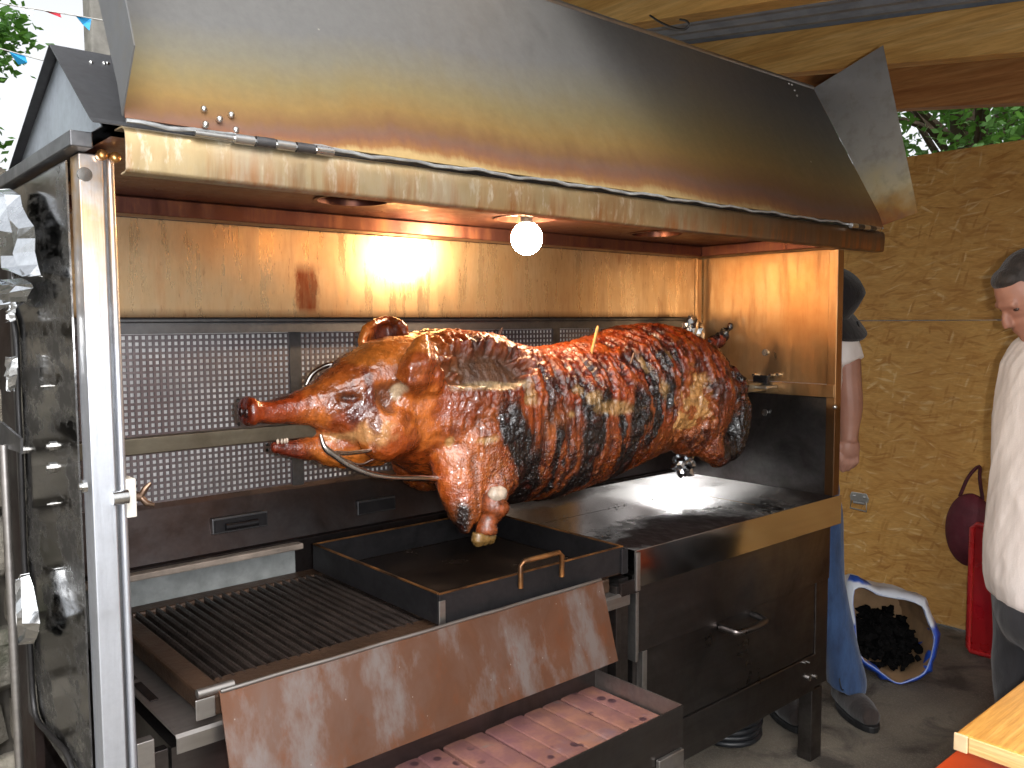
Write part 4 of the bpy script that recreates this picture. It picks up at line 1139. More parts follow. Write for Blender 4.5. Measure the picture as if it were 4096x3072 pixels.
# ------------------------------------------------------------------ foil, panel edge line and rod on the left end
MAT_FOIL = steel('aluminium_foil', L(236, 240, 244), .13, L(190, 194, 200), .1, scale=20, bump=.1)
def at_depth(px, py, d):
    r = fw * FPX + rt * (px / 4 - 512) + up * (384 - py / 4)
    return Vector(CAM + r * (d / FPX))
def foil_sheet(outline, label, X0=.345, seed=1, fold=.022):
    """pleated strip of foil hanging beside the end panel: rows across a spine, with sharp lengthwise folds"""
    r = random.Random(seed); P_ = [at(a, b, 0, X0) for a, b in outline]
    zt_, zb_ = max(p.z for p in P_), min(p.z for p in P_); nz_, ny_ = 9, 7; V, F_ = [], []
    for i in range(nz_):
        z_ = zt_ + (zb_ - zt_) * (i + .04) / (nz_ - .92); hits = []
        for k in range(len(P_)):
            a_, b_ = P_[k], P_[(k + 1) % len(P_)]
            if (a_.z - z_) * (b_.z - z_) < 0: t_ = (z_ - a_.z) / (b_.z - a_.z); hits.append(a_.y + (b_.y - a_.y) * t_)
        lo, hi = (min(hits), max(hits)) if len(hits) > 1 else (P_[0].y, P_[0].y + .004)
        for j in range(ny_):
            u_ = j / (ny_ - 1)
            V.append((X0 - fold * (.5 if j % 2 else 0) * (.5 + r.random()) - fold * sin(pi * u_) * .8 + r.uniform(-.002, .002), lo + (hi - lo) * u_, z_ + r.uniform(-.004, .004)))
    for i in range(nz_ - 1):
        for j in range(ny_ - 1):
            a_ = i * ny_ + j; F_ += [(a_, a_ + 1, a_ + ny_ + 1), (a_, a_ + ny_ + 1, a_ + ny_)]
    o = MB().add(V, F_).build('foil_strip', MAT_FOIL); s_ = o.modifiers.new('t', 'SOLIDIFY'); s_.thickness = .001
    tag(o, label, 'foil', 'foil strips at the left end')
foil_sheet([(14, 768), (40, 752), (75, 770), (92, 830), (140, 905), (142, 1000), (166, 1108), (140, 1062), (62, 1100), (10, 1068), (2, 900)], 'long crumpled foil strip hanging beside the left end panel', seed=3)
foil_sheet([(0, 1120), (60, 1112), (134, 1130), (118, 1170), (98, 1222), (50, 1234), (18, 1212), (0, 1170)], 'short bright foil cuff below the long foil strip', seed=4)
foil_sheet([(48, 1240), (60, 1236), (62, 1285), (56, 1292)], 'thin twist of foil just under the bright foil cuff', seed=5, fold=.01)
foil_sheet([(50, 1470), (66, 1430), (70, 1500), (62, 1560), (48, 1500)], 'narrow foil wrap halfway up the black edge line', seed=6, fold=.012)
foil_sheet([(104, 2300), (120, 2300), (152, 2440), (166, 2510), (152, 2545), (130, 2578), (108, 2548), (88, 2548), (86, 2500), (100, 2420)], 'lowest arrow-shaped foil strip on the black edge line', seed=7)
cb = [at(-30, 1150, 0, .360), at(20, 1205, 0, .360), at(55, 1290, 0, .360), at(66, 1400, 0, .360), at(72, 1600, 0, .360), at(84, 1850, 0, .360), at(98, 2250, 0, .360), at(120, 2580, 0, .360), at(140, 2850, 0, .360), at(200, 2940, 0, .360), at(290, 3080, 0, .360)]
e = cb[-1]; cb += [e + Vector((-.02, -.06, -.15)), e + Vector((-.05, -.05, -.4)), Vector((e.x - .08, e.y, .012)), Vector((e.x - .25, e.y + .3, .012))]
tag(MB().tube(spline(cb, 5), .0055, 8).build('panel_edge_line', simple('edge_line_black', L(22, 20, 20), .5, 0, .3, 30), smooth=True), 'black tube drawn in for the dark gap at the rear edge of the left end panel', 'edge line')  # added tube, stands in for the dark gap behind the end panel
rod = thing('steel_rod', 'thin upright steel rod with flat bracket at the left edge', 'rod', (.30, 1.71, 0))
MB().tube([(.30, 1.712, 1.29), (.30, 1.704, .0)], .0075, 10).build('rod', MAT_STEEL, rod, smooth=40)
MB().prism([at(-60, 1660, 0, .305), at(5, 1690, 0, .305), at(82, 1755, 0, .305), at(82, 1812, 0, .305), at(0, 1785, 0, .305), at(-60, 1740, 0, .305)], (.004, 0, 0)).build('bracket', MAT_RAIL, rod)

def crumple(name, c, r, label, seed, sub=3, stretch=(1, 1, 1)):
    b = bmesh.new(); bmesh.ops.create_icosphere(b, subdivisions=sub, radius=1)
    rr = random.Random(seed); off = Vector((rr.uniform(0, 9), rr.uniform(0, 9), 0))
    for v in b.verts:
        k = 1 + .55 * noise.noise(v.co * 2.2 + off) + .35 * noise.noise(v.co * 6 + off) + rr.uniform(-.1, .1)
        v.co = Vector(c) + Vector((v.co.x * stretch[0], v.co.y * stretch[1], v.co.z * stretch[2])) * r * k
    me_ = bpy.data.meshes.new(name); b.to_mesh(me_); b.free()
    tag(link(name, me_, MAT_FOIL), label, 'foil')
crumple('foil_wad', at(2770, 1335, 1, 1.93), .05, 'crumpled foil in the back right corner behind the rump', 3, stretch=(.9, .6, 1.2))
crumple('foil_wad', at(2735, 1852, 1, 1.68), .035, 'crumpled foil hanging under the hind leg of the pig', 8, stretch=(1.2, .8, 1.1))

# ------------------------------------------------------------------ coil of hose under the cabinet
hb = at(3000, 2985, 2, 0)
co_ = []
for i in range(7 * 28 + 1):
    a = 2 * pi * i / 28; k = i / (7 * 28)
    co_.append((hb.x + (.115 - .008 * sin(5 * a * .13)) * cos(a), hb.y + .10 + .115 * sin(a), .012 + .15 * k))
tag(MB().tube(co_, .0115, 8).build('hose_coil', simple('black_hose', L(26, 28, 32), .4, 0, .3, 20), smooth=True), 'coil of black hose on the ground under the roaster', 'hose')

# ------------------------------------------------------------------ hasp on the board wall
hc = at(3440, 2005, 0, XW - .001)
hs = thing('door_hasp', 'shiny metal hasp with drop loop fixed low on the board wall', 'hasp', (XW, hc.y, hc.z))
MB().prism([(XW - .0005, hc.y + .055, hc.z + .02), (XW - .0005, hc.y + .045, hc.z + .045), (XW - .0005, hc.y - .035, hc.z + .045), (XW - .0005, hc.y - .05, hc.z + .02), (XW - .0005, hc.y - .045, hc.z - .002), (XW - .0005, hc.y + .05, hc.z - .002)], (-.006, 0, 0)).build('plate', MAT_BOLT, hs, bevel=.002)
for dy in (.03, -.025): MB().ball((XW - .008, hc.y + dy, hc.z + .026), (.006, .008, .008), 10, 6).build('screw', MAT_BOLT, hs, smooth=True)
MB().tube([(XW - .012, hc.y + .042, hc.z + .002), (XW - .014, hc.y + .046, hc.z - .04), (XW - .014, hc.y - .042, hc.z - .046), (XW - .012, hc.y - .040, hc.z + .002)], .004, 8).build('loop', MAT_BOLT, hs, smooth=50)
MB().box(XW - .012, XW - .001, hc.y - .03, hc.y + .034, hc.z - .014, hc.z - .003).build('knuckle', MAT_BOLT, hs, bevel=.002)

# ------------------------------------------------------------------ paper sack of charcoal
sack = thing('charcoal_sack', 'blue and white paper sack of charcoal lying open on the ground', 'sack', tuple(at(3600, 2700, 2, 0)))
rimpx = [(3410, 2420), (3417, 2358), (3456, 2350), (3505, 2375), (3553, 2388), (3620, 2398), (3688, 2424), (3705, 2465), (3720, 2503), (3738, 2548), (3731, 2600), (3718, 2650), (3697, 2693), (3650, 2718), (3604, 2734), (3570, 2725), (3535, 2700), (3495, 2670), (3456, 2645), (3436, 2610), (3425, 2570), (3420, 2489)]
vd = Vector((.80, .60, 0)).normalized()
p0 = at(3600, 2735, 2, .006); nrm = (vd + Vector((0, 0, -.28))).normalized()
def on_plane(px, py):
    d = Vector(fw * FPX + rt * (px / 4 - 512) + up * (384 - py / 4)); o = Vector(CAM)
    return o + d * ((p0 - o).dot(nrm) / d.dot(nrm))
R0 = [on_plane(a, b) for a, b in rimpx]
R0 = spline(R0 + [R0[0]], 2)[:-1]; nR = len(R0)
cen = sum(R0, Vector()) / nR
def shell(scale0, grow, depth, jit, seed, flat=.004):
    r = random.Random(seed); rings = []
    for s_ in range(8):
        t = s_ / 7
        sc = scale0 * (1 + grow * sin(pi * t * .8)) * (1 - .25 * t * t)
        rings.append([Vector((q.x, q.y, max(q.z, flat))) for q in [cen + (p - cen) * sc + vd * depth * t + Vector((0, 0, -.03 * t)) + Vector((r.uniform(-jit, jit), r.uniform(-jit, jit), r.uniform(-jit, jit))) * (1 if s_ else .4) for p in R0]])
    m = MB(); V = [p for q in rings for p in q]
    F_ = [(i * nR + k, i * nR + (k + 1) % nR, (i + 1) * nR + (k + 1) % nR, (i + 1) * nR + k) for i in range(7) for k in range(nR)]
    F_.append(tuple(7 * nR + k for k in range(nR)))
    return m.add(V, F_)
def mat_sackout():
    m = NT('blue_printed_paper')
    x, y, z = m.xyz()
    a = m.noise(3.5, 4, .6)
    w = m.math('ADD', z, m.math('MULTIPLY', m.math('SUBTRACT', a, .5), .12))
    c = m.mix(m.ramp(w, [(.22, 0.0), (.235, 1.0)], 'LINEAR'), L(30, 74, 176), L(206, 210, 218))
    c = m.mix(m.ramp(w, [(.375, 0.0), (.385, 1.0)]), c, L(34, 84, 180))
    m.set(color=c, rough=.45); m.bump(m.noise(9, 5, .6), .5, .01)
    return m.mat
MAT_KRAFT = simple('kraft_paper', L(176, 140, 102), .8, 0, .25, 9, .5, 14)
o = shell(1.0, .10, .42, .006, 2).build('outer_paper', mat_sackout(), sack, smooth=50); o.modifiers.new('t', 'SOLIDIFY').thickness = .002
o = shell(.975, .07, .38, .006, 3, .009).build('kraft_lining', MAT_KRAFT, sack, smooth=50)
cu = MB(); rr_ = random.Random(4)
outer = [cen + (p - cen) * (1.13 + .07 * rr_.random()) + vd * (.03 + .02 * rr_.random()) for p in R0]
outer = [Vector((p.x, p.y, max(p.z, .006))) for p in outer]
cu.add([p - vd * .004 for p in R0] + outer, [(k, (k + 1) % nR, nR + (k + 1) % nR, nR + k) for k in range(nR)])
o = cu.build('cuff', bpy.data.materials['blue_printed_paper'], sack, smooth=50); o.modifiers.new('t', 'SOLIDIFY').thickness = .002
# whitish-blue rim along the inner cuff edge
cf = MB(); cf.tube([p + Vector((0, 0, .001)) for p in R0], .0035, 6, closed=True); cf.build('rim', simple('torn_rim', L(150, 164, 206), .6, 0, .5, 9), sack, smooth=True)
ch = MB(); r = random.Random(9)
for i in range(420):
    t = r.uniform(.12, .75); a = r.uniform(0, 2 * pi); q = sqrt(r.random()) * .125
    side = vd.cross(Vector((0, 0, 1)))
    c_ = cen + vd * .40 * t + side * q * cos(a) * 1.0 + Vector((0, 0, -.035 - .05 * (1 - t) + q * sin(a) * .75))
    c_.z = max(c_.z, .035)
    k0 = len(ch.v); ch.ball(c_, (r.uniform(.012, .022), r.uniform(.012, .022), r.uniform(.010, .018)), 6, 4)
    for q_ in range(k0, len(ch.v)): ch.v[q_] = tuple(a_ + r.uniform(-.005, .005) for a_ in ch.v[q_])
tag(ch.build('charcoal', simple('charcoal_lumps', L(14, 13, 13), .95, 0, .5, 40, .5, 60, spec=.1), sack), kind='stuff')

# ------------------------------------------------------------------ red board, hanging bag
rbt = at(3880, 2095, 0, 4.0); rb = thing('red_board', 'red framed board leaning upright behind the man in white', 'board', (4.03, 1.25, 0))
MB().box(4.012, 4.05, .98, 1.48, .012, rbt.z - .01).build('panel', simple('red_lacquer', L(150, 20, 24), .35, 0, .2, 5), rb, bevel=.004)
MB().tube([(4.01, .97, .012), (4.01, 1.48, .012), (4.01, 1.49, .03), (4.01, 1.49, rbt.z - .02), (4.01, 1.47, rbt.z), (4.01, .97, rbt.z)], .012, 8).build('rim', simple('red_rim', L(168, 36, 36), .3, 0, .2, 5), rb, smooth=60)
bgc = at(3880, 2120, 0, 4.17)
hbg = thing('hanging_bag', 'dark maroon rounded bag hanging on the board wall behind the red board', 'bag', (4.2, bgc.y, bgc.z))
bb = MB(); bb.ball(bgc, (.075, .11, .175), 18, 14); bb.ball(bgc + Vector((-.03, -.03, -.04)), (.06, .09, .10), 14, 10)
fuse('pouch', bb, .012, 6, simple('maroon_cloth', L(88, 22, 34), .75, 0, .3, 12, .4, 60), hbg)
MB().tube(spline([bgc + Vector((0, -.05, .15)), bgc + Vector((.04, -.02, .24)), bgc + Vector((.085, 0, .29)), bgc + Vector((.04, .03, .24)), bgc + Vector((0, .05, .15))], 4), .008, 6).build('strap', simple('maroon_strap', L(70, 18, 28), .8), hbg, smooth=True)

# ------------------------------------------------------------------ table and bench at the right
tb = thing('wooden_table', 'varnished wooden table top corner at the lower right', 'table', (2.2, .33, 0))
MB().box(1.592, 2.75, .09, .607, .722, .752).build('top', MAT_TABLE, tb, bevel=.004)
MB().box(1.586, 1.5915, .585, .609, .72, .7525).build('end_cap', simple('pale_plywood', L(206, 176, 136), .5, 0, .2, 20), tb, bevel=.002)
MB().box(1.587, 1.5915, .09, .584, .7225, .7515).build('end_grain', mat_wood('end_grain_wood', L(196, 150, 90), L(214, 172, 112), L(226, 190, 136), axis=1, knots=False), tb, bevel=.002)
for (xx, yy) in ((1.75, .13), (1.75, .53), (2.6, .13), (2.6, .53)):
    MB().cyl((xx, yy, 0), (xx, yy, .7215), .016, 10).build('leg', MAT_RAIL, tb, smooth=40)
bn = thing('orange_bench', 'orange painted bench seat under the edge of the wooden table', 'bench', (2.4, .6, 0))
MB().box(1.56, 3.1, .44, .729, .532, .56).build('seat', simple('orange_paint', L(214, 78, 30), .4, 0, .15, 4), bn, bevel=.005)
for (xx) in (1.75, 2.9):
    MB().box(xx, xx + .03, .47, .70, 0, .5315).build('leg', MAT_RAIL, bn, bevel=.003)

# ------------------------------------------------------------------ people
SKIN = NT('skin'); SKIN.set(color=SKIN.ramp(SKIN.noise(9, 4), [(.3, L(152, 106, 88)), (.7, L(172, 126, 106))]), rough=.5, sss=.05); SKIN.b.inputs['Subsurface Radius'].default_value = (.01, .004, .002); SKIN = SKIN.mat
def mat_cloth(name, a, b, sc=20, bumps=.35, rough=.9):
    m = NT(name); n1 = m.noise(sc, 5, .6, m.co((1, 1, .35)))
    m.set(color=m.ramp(n1, [(.3, a), (.7, b)]), rough=rough, sheen=.2)
    m.bump(m.math('ADD', n1, m.math('MULTIPLY', m.noise(240, 2), .12)), bumps, .012)
    return m.mat
def ell(c, ax, ay, dx, dy, dz, n=20):
    """horizontal ring round c with half axes along directions dx and dy"""
    return [c + dx * (ax * cos(2 * pi * k / n)) + dy * (ay * sin(2 * pi * k / n)) + dz * 0 for k in range(n)]
UPV = Vector((0, 0, 1))
def fold_noise(ob, amp, f, zs=.35):
    me_ = ob.data; n_ = len(me_.vertices); Q = np.empty(n_ * 3); me_.vertices.foreach_get('co', Q); Q = Q.reshape(-1, 3)
    N_ = np.empty(n_ * 3); me_.vertices.foreach_get('normal', N_); N_ = N_.reshape(-1, 3)
    k = 1 - np.abs(fbm(Q * np.array([1, 1, zs]) + Q[:, [2, 0, 1]] * .35, f, 3, 5) * 2 - 1)
    me_.vertices.foreach_set('co', (Q + N_ * ((k - .7) * amp)[:, None]).ravel()); me_.update()

# man in white, in profile at the right edge, head bowed towards the pig
D1 = 2.46
FACE = Vector((-rt0[0], -rt0[1], 0)); SIDE = Vector((fw[0], fw[1], 0)).normalized()   # he looks to the picture's left; SIDE points away from us
man = thing('person', 'person in a white T-shirt and dark trousers looking down at the right edge', 'person', tuple(Vector((at_depth(4170, 2000, D1).x, at_depth(4170, 2000, D1).y, 0))))
def at_px(px, py, side=0.0): return at_depth(px, py, D1) + SIDE * side
def col(px_front, thick, z_px, wid):
    f = at_px(px_front, z_px); return f - FACE * (thick / 2), thick / 2, wid
prof = [(4135, .13, 1330, .09), (4100, .19, 1370, .15), (4050, .25, 1460, .18), (4024, .28, 1640, .19), (4006, .30, 1820, .19), (3992, .32, 2020, .19), (3976, .34, 2200, .195), (3978, .34, 2320, .20), (3996, .32, 2400, .20), (4030, .30, 2440, .195)]
rings = [ell(c_, a, b, -FACE, SIDE, UPV, 28) for c_, a, b in [col(*q) for q in prof]]
sm = MB(); sm.loft(rings[::-1])
shl = at_px(4200, 1420, -.19); shr = at_px(4200, 1420, .19)
shr = shr - FACE * .13
for s0, sg in ((shl, -1), (shr, 1)):
    sm.tube([s0 + SIDE * (-sg * .06) + UPV * .02, s0 + UPV * 0, s0 + UPV * -.10 + FACE * .02 + SIDE * sg * .03, s0 + UPV * -.24 + FACE * .05 + SIDE * sg * .03], [.06, .085, .08, .075], 14)
shirt = fuse('shirt', sm, .009, 6, mat_cloth('white_cotton', L(214, 204, 198), L(232, 224, 218), 14), man)
fold_noise(shirt, .013, 12)
bm_ = MB()
hc_ = at_px(4128, 1163)                                    # head, bowed
tilt = (FACE * .80 + UPV * -.60).normalized(); crown = (UPV * .80 + FACE * .60).normalized()
Mh = Matrix((tilt, SIDE, crown)).transposed()
bm_.ball(hc_, (.098, .074, .112), 20, 16, Mh)
def hp_(f, s_, u): return hc_ + Mh @ Vector((f, s_, u))
bm_.ball(hp_(.05, 0, -.06), (.055, .052, .055), 14, 10, Mh)         # jaw
bm_.tube([hp_(.092, 0, .0), hp_(.108, 0, -.022), hp_(.116, 0, -.036), hp_(.096, 0, -.046)], [.009, .012, .014, .010], 10)   # nose
bm_.tube([hp_(.082, -.045, .012), hp_(.094, 0, .016), hp_(.082, .045, .012)], [.010, .012, .010], 8)   # brow
bm_.ball(hp_(.088, 0, -.098), (.018, .022, .016), 10, 8, Mh)        # chin
bm_.ball(hp_(.098, 0, -.066), (.010, .024, .006), 10, 6, Mh); bm_.ball(hp_(.096, 0, -.078), (.010, .022, .006), 10, 6, Mh)   # lips
for s_ in (-.074, .074): bm_.ball(hp_(-.01, s_, -.015), (.018, .010, .030), 10, 8, Mh)
bm_.tube([hp_(-.035, 0, -.05), at_px(4185, 1330), at_px(4190, 1400)], [.05, .056, .06], 14)
body_ = fuse('body', bm_, .0055, 3, SKIN, man)
for s_ in (-.033, .033):
    MB().ball(hp_(.082, s_, -.004), (.008, .011, .006), 10, 8, Mh).build('eye', simple('eye_dark', L(60, 44, 38), .2, 0, .2, 30) if s_ < 0 else bpy.data.materials['eye_dark'], body_, smooth=True)
hm = MB(); hm.ball(hp_(-.020, 0, .026), (.094, .078, .094), 20, 16, Mh)
hm.ball(hp_(.035, 0, .072), (.045, .055, .034), 14, 10, Mh)
hair = fuse('hair', hm, .006, 3, mat_cloth('short_dark_hair', L(24, 20, 18), L(46, 38, 34), 60, .6, .6), man)
arms = MB()
for s0, sg in ((shl, -1), (shr, 1)):
    e0 = s0 + UPV * -.30 + FACE * .06 + SIDE * sg * .035; w0 = e0 + UPV * -.20 - FACE * .10
    arms.tube([s0 + UPV * -.18 + FACE * .04 + SIDE * sg * .03, e0, w0, w0 + UPV * -.08 - FACE * .02], [.046, .042, .03, .032], 12)
    for k in range(4): arms.tube([w0 + UPV * -.08 + FACE * (.02 - k * .016), w0 + UPV * -.13 + FACE * (.018 - k * .016), w0 + UPV * -.16 + FACE * (.012 - k * .014)], [.0095, .009, .007], 8)
    arms.tube([w0 + UPV * -.05 + FACE * .03, w0 + UPV * -.09 + FACE * .05], [.011, .008], 8)
fuse('arm', arms, .006, 3, SKIN, man)
tm = MB(); hipc = at_px(4200, 2440)
tm.ball(hipc, (.15, .16, .13), 18, 12, Matrix((FACE, SIDE, UPV)).transposed())
for sg in (-1, 1):
    h = hipc + SIDE * sg * .09
    tm.tube([h, Vector((h.x, h.y, .48)) + FACE * .02, Vector((h.x, h.y, .10))], [.105, .08, .07], 16)
tr_ = fuse('trousers', tm, .011, 5, mat_cloth('black_trousers', L(30, 30, 34), L(46, 46, 50), 18), man); fold_noise(tr_, .012, 12)
for sg in (-1, 1):
    h = hipc + SIDE * sg * .09; q = Vector((h.x, h.y, .045)); s_ = MB()
    s_.tube([q - FACE * .09, q, q + FACE * .10, q + FACE * .17], [.038, .044, .042, .026], 12)
    s_.box(q.x - .03, q.x + .03, q.y - .03, q.y + .03, .005, .03)
    fuse('shoe', s_, .008, 4, simple('dark_shoe', L(30, 28, 28), .5) if sg < 0 else bpy.data.materials['dark_shoe'], man)

# man in jeans, almost hidden behind the right end of the roaster
D2 = 3.28
P2_ = lambda px, py, s_=0.0: at_depth(px, py, D2) + SIDE * s_
RTV = Vector((rt0[0], rt0[1], 0))
pz = P2_(3150, 2000)
man2 = thing('person', 'person in blue jeans and white T-shirt standing behind the right end of the roaster', 'person', (pz.x, pz.y, 0))
lg = MB()
hip = P2_(3180, 1960)
lg.ball(hip, (.17, .12, .13), 16, 12, Matrix((RTV, SIDE, UPV)).transposed())
for (h, k, a) in ((P2_(3268, 2010), P2_(3300, 2320), P2_(3382, 2690)), (P2_(3120, 2010), P2_(3115, 2360), P2_(3110, 2700))):
    lg.tube(spline([h, k, a, a + UPV * -.06], 4), [.092, .09, .086, .08, .072, .07, .068, .068, .072, .074, .074, .074, .075][:13], 16)
je = fuse('jeans', lg, .010, 5, mat_cloth('blue_denim', L(28, 46, 76), L(48, 74, 112), 26, .5), man2); fold_noise(je, .004, 16)
for (px, py) in ((3400, 2790), (3122, 2790)):
    q = P2_(px, py); q.z = .05; s_ = MB(); toe = -SIDE * 1.0 + RTV * .08
    s_.tube([q - toe * .08, q, q + toe * .10, q + toe * .17], [.044, .052, .05, .034], 14); s_.tube([q + UPV * .08, q], [.048, .05], 12)
    sh_ = fuse('shoe', s_, .008, 4, mat_cloth('dark_suede', L(26, 21, 19), L(46, 34, 29), 30), man2)
    t_ = MB(); t_.loft([[Vector((p.x, p.y, z_)) for p in [q + toe * (.055 + .135 * cos(2 * pi * i / 20)) + toe.cross(UPV) * (.056 * sin(2 * pi * i / 20)) for i in range(20)]] for z_ in (.002, .026)])
    t_.build('sole', simple('black_sole', L(18, 18, 19), .6) if px == 3400 else bpy.data.materials['black_sole'], sh_, bevel=.004)
    MB().tube(spline([q + UPV * .07 + toe * .03 + RTV * -.04, q + UPV * .10 + toe * .05 + RTV * -.065, q + UPV * .06 + toe * .06 + RTV * -.06, q + UPV * .07 + toe * .04 + RTV * -.03], 4), .0025, 6).build('lace', bpy.data.materials['black_sole'], sh_, smooth=True)
ts = MB(); zt = Vector((pz.x, pz.y, 0))
rg = [(.94, .165, .12), (1.05, .17, .125), (1.18, .185, .13), (1.32, .195, .12), (1.42, .16, .10), (1.47, .07, .07)]
ts.loft([ell(zt + UPV * z_, a, b, RTV, SIDE, UPV, 24) for z_, a, b in rg])
shd = P2_(3362, 1365)
ts.tube([shd - RTV * .08 + UPV * .03, shd, P2_(3388, 1450)], [.06, .07, .062], 14)
sh2 = P2_(3090, 1365); ts.tube([sh2 + RTV * .08 + UPV * .03, sh2, P2_(3070, 1450)], [.06, .07, .062], 14)
o = fuse('shirt', ts, .010, 5, bpy.data.materials['white_cotton'], man2); fold_noise(o, .014, 13)
ar = MB()
wr = P2_(3392, 1730)
ar.tube(spline([P2_(3384, 1400), P2_(3392, 1530), P2_(3400, 1640), P2_(3396, 1765)], 4), [.052, .052, .052, .051, .050, .050, .050, .049, .046, .042, .037, .034, .033], 14)
ar.ball(P2_(3398, 1790), (.041, .026, .048), 14, 10, Matrix((RTV, SIDE, UPV)).transposed())
for i, (dx, ln) in enumerate(((-.030, .060), (-.011, .072), (.009, .068), (.027, .055))):
    b0 = P2_(3398, 1815) + RTV * dx
    ar.tube([b0, b0 + UPV * -ln * .55 - SIDE * .004, b0 + UPV * -ln - RTV * .012 + SIDE * .012], [.0112, .0106, .0088], 10)
th_ = P2_(3380, 1775); ar.tube([th_ - RTV * .015, th_ - RTV * .035 + UPV * -.03, th_ - RTV * .03 + UPV * -.058], [.012, .0115, .009], 10)
hd0 = zt + UPV * 1.60
ar.ball(hd0, (.078, .095, .115), 16, 12, Matrix((RTV, SIDE, UPV)).transposed()); ar.tube([zt + UPV * 1.40, hd0 + UPV * -.03], [.06, .055], 12)
ar.tube([hd0 - SIDE * .09, hd0 - SIDE * .115 + UPV * -.03], [.010, .014], 8)
sk2_ = P2_(3075, 1400); ar.tube([sk2_, P2_(3060, 1560), P2_(3075, 1740), P2_(3080, 1850)], [.05, .046, .03, .028], 12)
fuse('body', ar, .005, 3, SKIN, man2)
# wide black hat, brim dipping to the right, chin cord hanging from it
MAT_HAT = mat_cloth('black_felt', L(16, 14, 16), L(30, 26, 28), 30, .4)
hm = MB()
bc = P2_(3325, 1205, .02)
bn_ = (UPV * .72 + RTV * .35 - SIDE * .58).normalized(); bx_ = RTV - bn_ * RTV.dot(bn_); bx_.normalize(); by_ = bn_.cross(bx_)
NB = 36; tops, bots = [], []
for rr in (.0, .10, .15, .19):
    ringp = []
    for k in range(NB):
        a = 2 * pi * k / NB
        droop = -.04 * (rr / .19) ** 2 * (1 + .5 * sin(2 * a + .6)) if rr else 0
        ringp.append(bc + bx_ * rr * cos(a) + by_ * rr * sin(a) + bn_ * droop)
    tops.append(ringp)
V = [p for r_ in tops for p in r_] + [p - bn_ * .012 for r_ in tops for p in r_]
o_ = len(tops) * NB; F_ = []
for i in range(len(tops) - 1):
    for k in range(NB):
        j = (k + 1) % NB; F_ += [(i * NB + k, i * NB + j, (i + 1) * NB + j, (i + 1) * NB + k), (o_ + i * NB + k, o_ + (i + 1) * NB + k, o_ + (i + 1) * NB + j, o_ + i * NB + j)]
for k in range(NB):
    j = (k + 1) % NB; F_.append((o_ - NB + k, o_ - NB + j, 2 * o_ - NB + j, 2 * o_ - NB + k))
hm.add(V, F_)
hat = hm.build('hat', MAT_HAT, man2, smooth=60)
cr = MB(); cr.tube([bc - bn_ * .01, bc + bn_ * .05, bc + bn_ * .10, bc + bn_ * .12], [.10, .098, .09, .06], 20); cr.build('crown', MAT_HAT, hat, smooth=60)
cd = [P2_(3428, 1285), P2_(3438, 1320), P2_(3437, 1360), P2_(3430, 1392)]
MB().tube(spline(cd, 4), .004, 6).build('chin_cord', MAT_HAT, hat, smooth=True)
# ------------------------------------------------------------------ trees, bunting, wire
def mat_leaf(name, a, b):
    m = NT(name); oi = m.noise(2.2, 3, .6); n2 = m.noise(13, 2)
    m.set(color=m.mix(n2, m.ramp(oi, [(.35, a), (.65, b)]), L(70, 110, 48)), rough=.5)
    tr_ = m.n('ShaderNodeBsdfTranslucent'); tr_.inputs['Color'].default_value = L(96, 150, 50)
    mx = m.n('ShaderNodeMixShader'); mx.inputs[0].default_value = .35
    out = m.t.nodes['Material Output']
    m.t.links.new(m.b.outputs[0], mx.inputs[1]); m.t.links.new(tr_.outputs[0], mx.inputs[2]); m.t.links.new(mx.outputs[0], out.inputs['Surface'])
    return m.mat
MAT_BARK = simple('bark', L(74, 62, 48), .9, 0, .4, 10, .7, 20)
MAT_LEAF = mat_leaf('leaf_green', L(48, 88, 32), L(92, 136, 54))
MAT_LEAF2 = mat_leaf('leaf_yellow_green', L(58, 92, 30), L(104, 140, 56))
def tree(loc, h, rad, nclump, nleaf, leaf, label, seed, mat, squash=.8, low=.35):
    r = random.Random(seed); t = thing('broadleaf_tree', label, 'tree', loc); b = Vector(loc)
    tk = MB(); tk.tube(spline([b, b + Vector((.1, .05, h * .35)), b + Vector((-.1, .1, h * .7)), b + Vector((0, 0, h * .95))], 4), [.22 * h / 6] * 4 + [.17 * h / 6] * 4 + [.1 * h / 6] * 4 + [.03], 10)
    cl = []
    for i in range(nclump):
        while True:
            p = Vector((r.uniform(-1, 1), r.uniform(-1, 1), r.uniform(-1, 1)))
            if .25 < p.length < 1: break
        c_ = b + Vector((p.x * rad, p.y * rad, h * (1 + low) / 2 + p.z * h * (1 - low) / 2 * squash)); cl.append(c_)
    for c_ in cl[:26]:
        s_ = b + Vector((0, 0, h * r.uniform(.35, .75)))
        tk.tube([s_, (s_ + c_) / 2 + Vector((0, 0, .1)), c_], [.045, .03, .008], 5)
    tk.build('trunk', MAT_BARK, t, smooth=50)
    V, F_ = [], []
    for c_ in cl:
        cr_ = r.uniform(.35, .75) * rad * .30
        for k in range(nleaf):
            d = Vector((r.gauss(0, 1), r.gauss(0, 1), r.gauss(0, .8))) * cr_ * .6
            p = c_ + d; a = Vector((r.uniform(-1, 1), r.uniform(-1, 1), r.uniform(-.6, .6))).normalized(); q = a.orthogonal().normalized()
            q = (q * cos(k) + a.cross(q) * sin(k)); L_ = leaf * r.uniform(.6, 1.25); o = len(V)
            V += [p - a * L_, p + q * L_ * .5, p + a * L_, p - q * L_ * .5]; F_.append((o, o + 1, o + 2, o + 3))
    cr_ = MB(); cr_.v = [tuple(v) for v in V]; cr_.f = F_
    me_ = bpy.data.meshes.new('crown'); me_.from_pydata(cr_.v, [], cr_.f)
    link('crown', me_, mat, t)
lt = at(-40, 320, 1, 9.0)
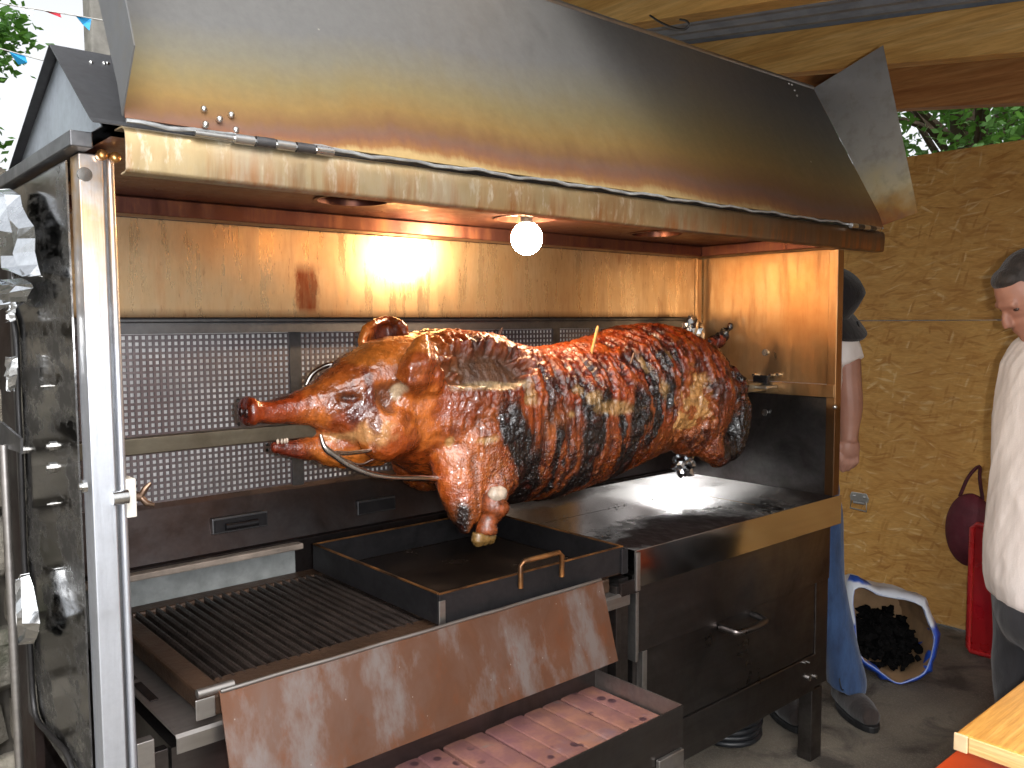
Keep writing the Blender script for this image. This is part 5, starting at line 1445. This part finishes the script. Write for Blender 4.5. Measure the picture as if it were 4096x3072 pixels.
tree((lt.x - 1.15, 9.0, 0), 6.2, 1.5, 90, 190, .052, 'green broadleaf tree at the upper left beyond the stone wall', 3, MAT_LEAF)
lb_ = at(0, 690, 1, 5.0)
tree((lb_.x - .75, 4.8, 0), 2.75, .8, 30, 120, .04, 'low yellow-green shrub behind the stone wall', 8, MAT_LEAF2, low=.1)
g0 = at(3830, 500, 0, 9.5)
tree((9.5, g0.y - .2, 0), 6.6, 2.9, 85, 200, .06, 'leafy tree seen through the gap over the board wall', 5, MAT_LEAF)

MAT_STR = simple('bunting_string', L(190, 190, 186), .8)
FLAGM = {'blue': simple('blue_pennant', L(38, 150, 206), .6, 0, .15, 5), 'red': simple('red_pennant', L(186, 40, 58), .6, 0, .15, 5), 'white': simple('white_pennant', L(226, 230, 230), .6, 0, .1, 5)}
def bunting(pts, flags, label, Yb):
    Q = [at(a, b, 1, Yb) for a, b in pts]; t = thing('bunting', label, 'bunting', tuple(Q[0]))
    MB().tube(spline(Q, 8), .004, 5).build('string', MAT_STR, t, smooth=True)
    for colr, poly in flags:
        A = [at(a, b, 1, Yb + dy) for (a, b), dy in zip(poly, (0, .02, -.03, .015, 0))]
        o = MB().sheet(A, .002).build('pennant', FLAGM[colr], t)
bunting([(-60, 0), (60, 24), (190, 44), (310, 64), (420, 82), (520, 90)], [('blue', [(302, 62), (366, 72), (358, 122), (332, 98)]), ('red', [(168, 40), (240, 52), (246, 70), (200, 52)]), ('white', [(70, 26), (140, 36), (128, 66)])], 'string of coloured pennants crossing the sky above the roof ridge', 6.0)
bunting([(-90, 170), (20, 200), (150, 236), (260, 262), (420, 300)], [('blue', [(34, 204), (100, 220), (110, 250), (74, 258)])], 'second pennant string with one blue flag in front of the tree', 6.4)

wl_ = [at(a, b, 0, 2.35) for a, b in ((2600, 62), (2640, 88), (2690, 110), (2735, 118), (2755, 100), (2745, 84), (2720, 78))]
tag(MB().tube(spline(wl_, 5), .004, 6).build('wire_loop', MAT_RAIL, smooth=True), 'loose loop of grey wire hanging from the pine rafter above the lid', 'wire')
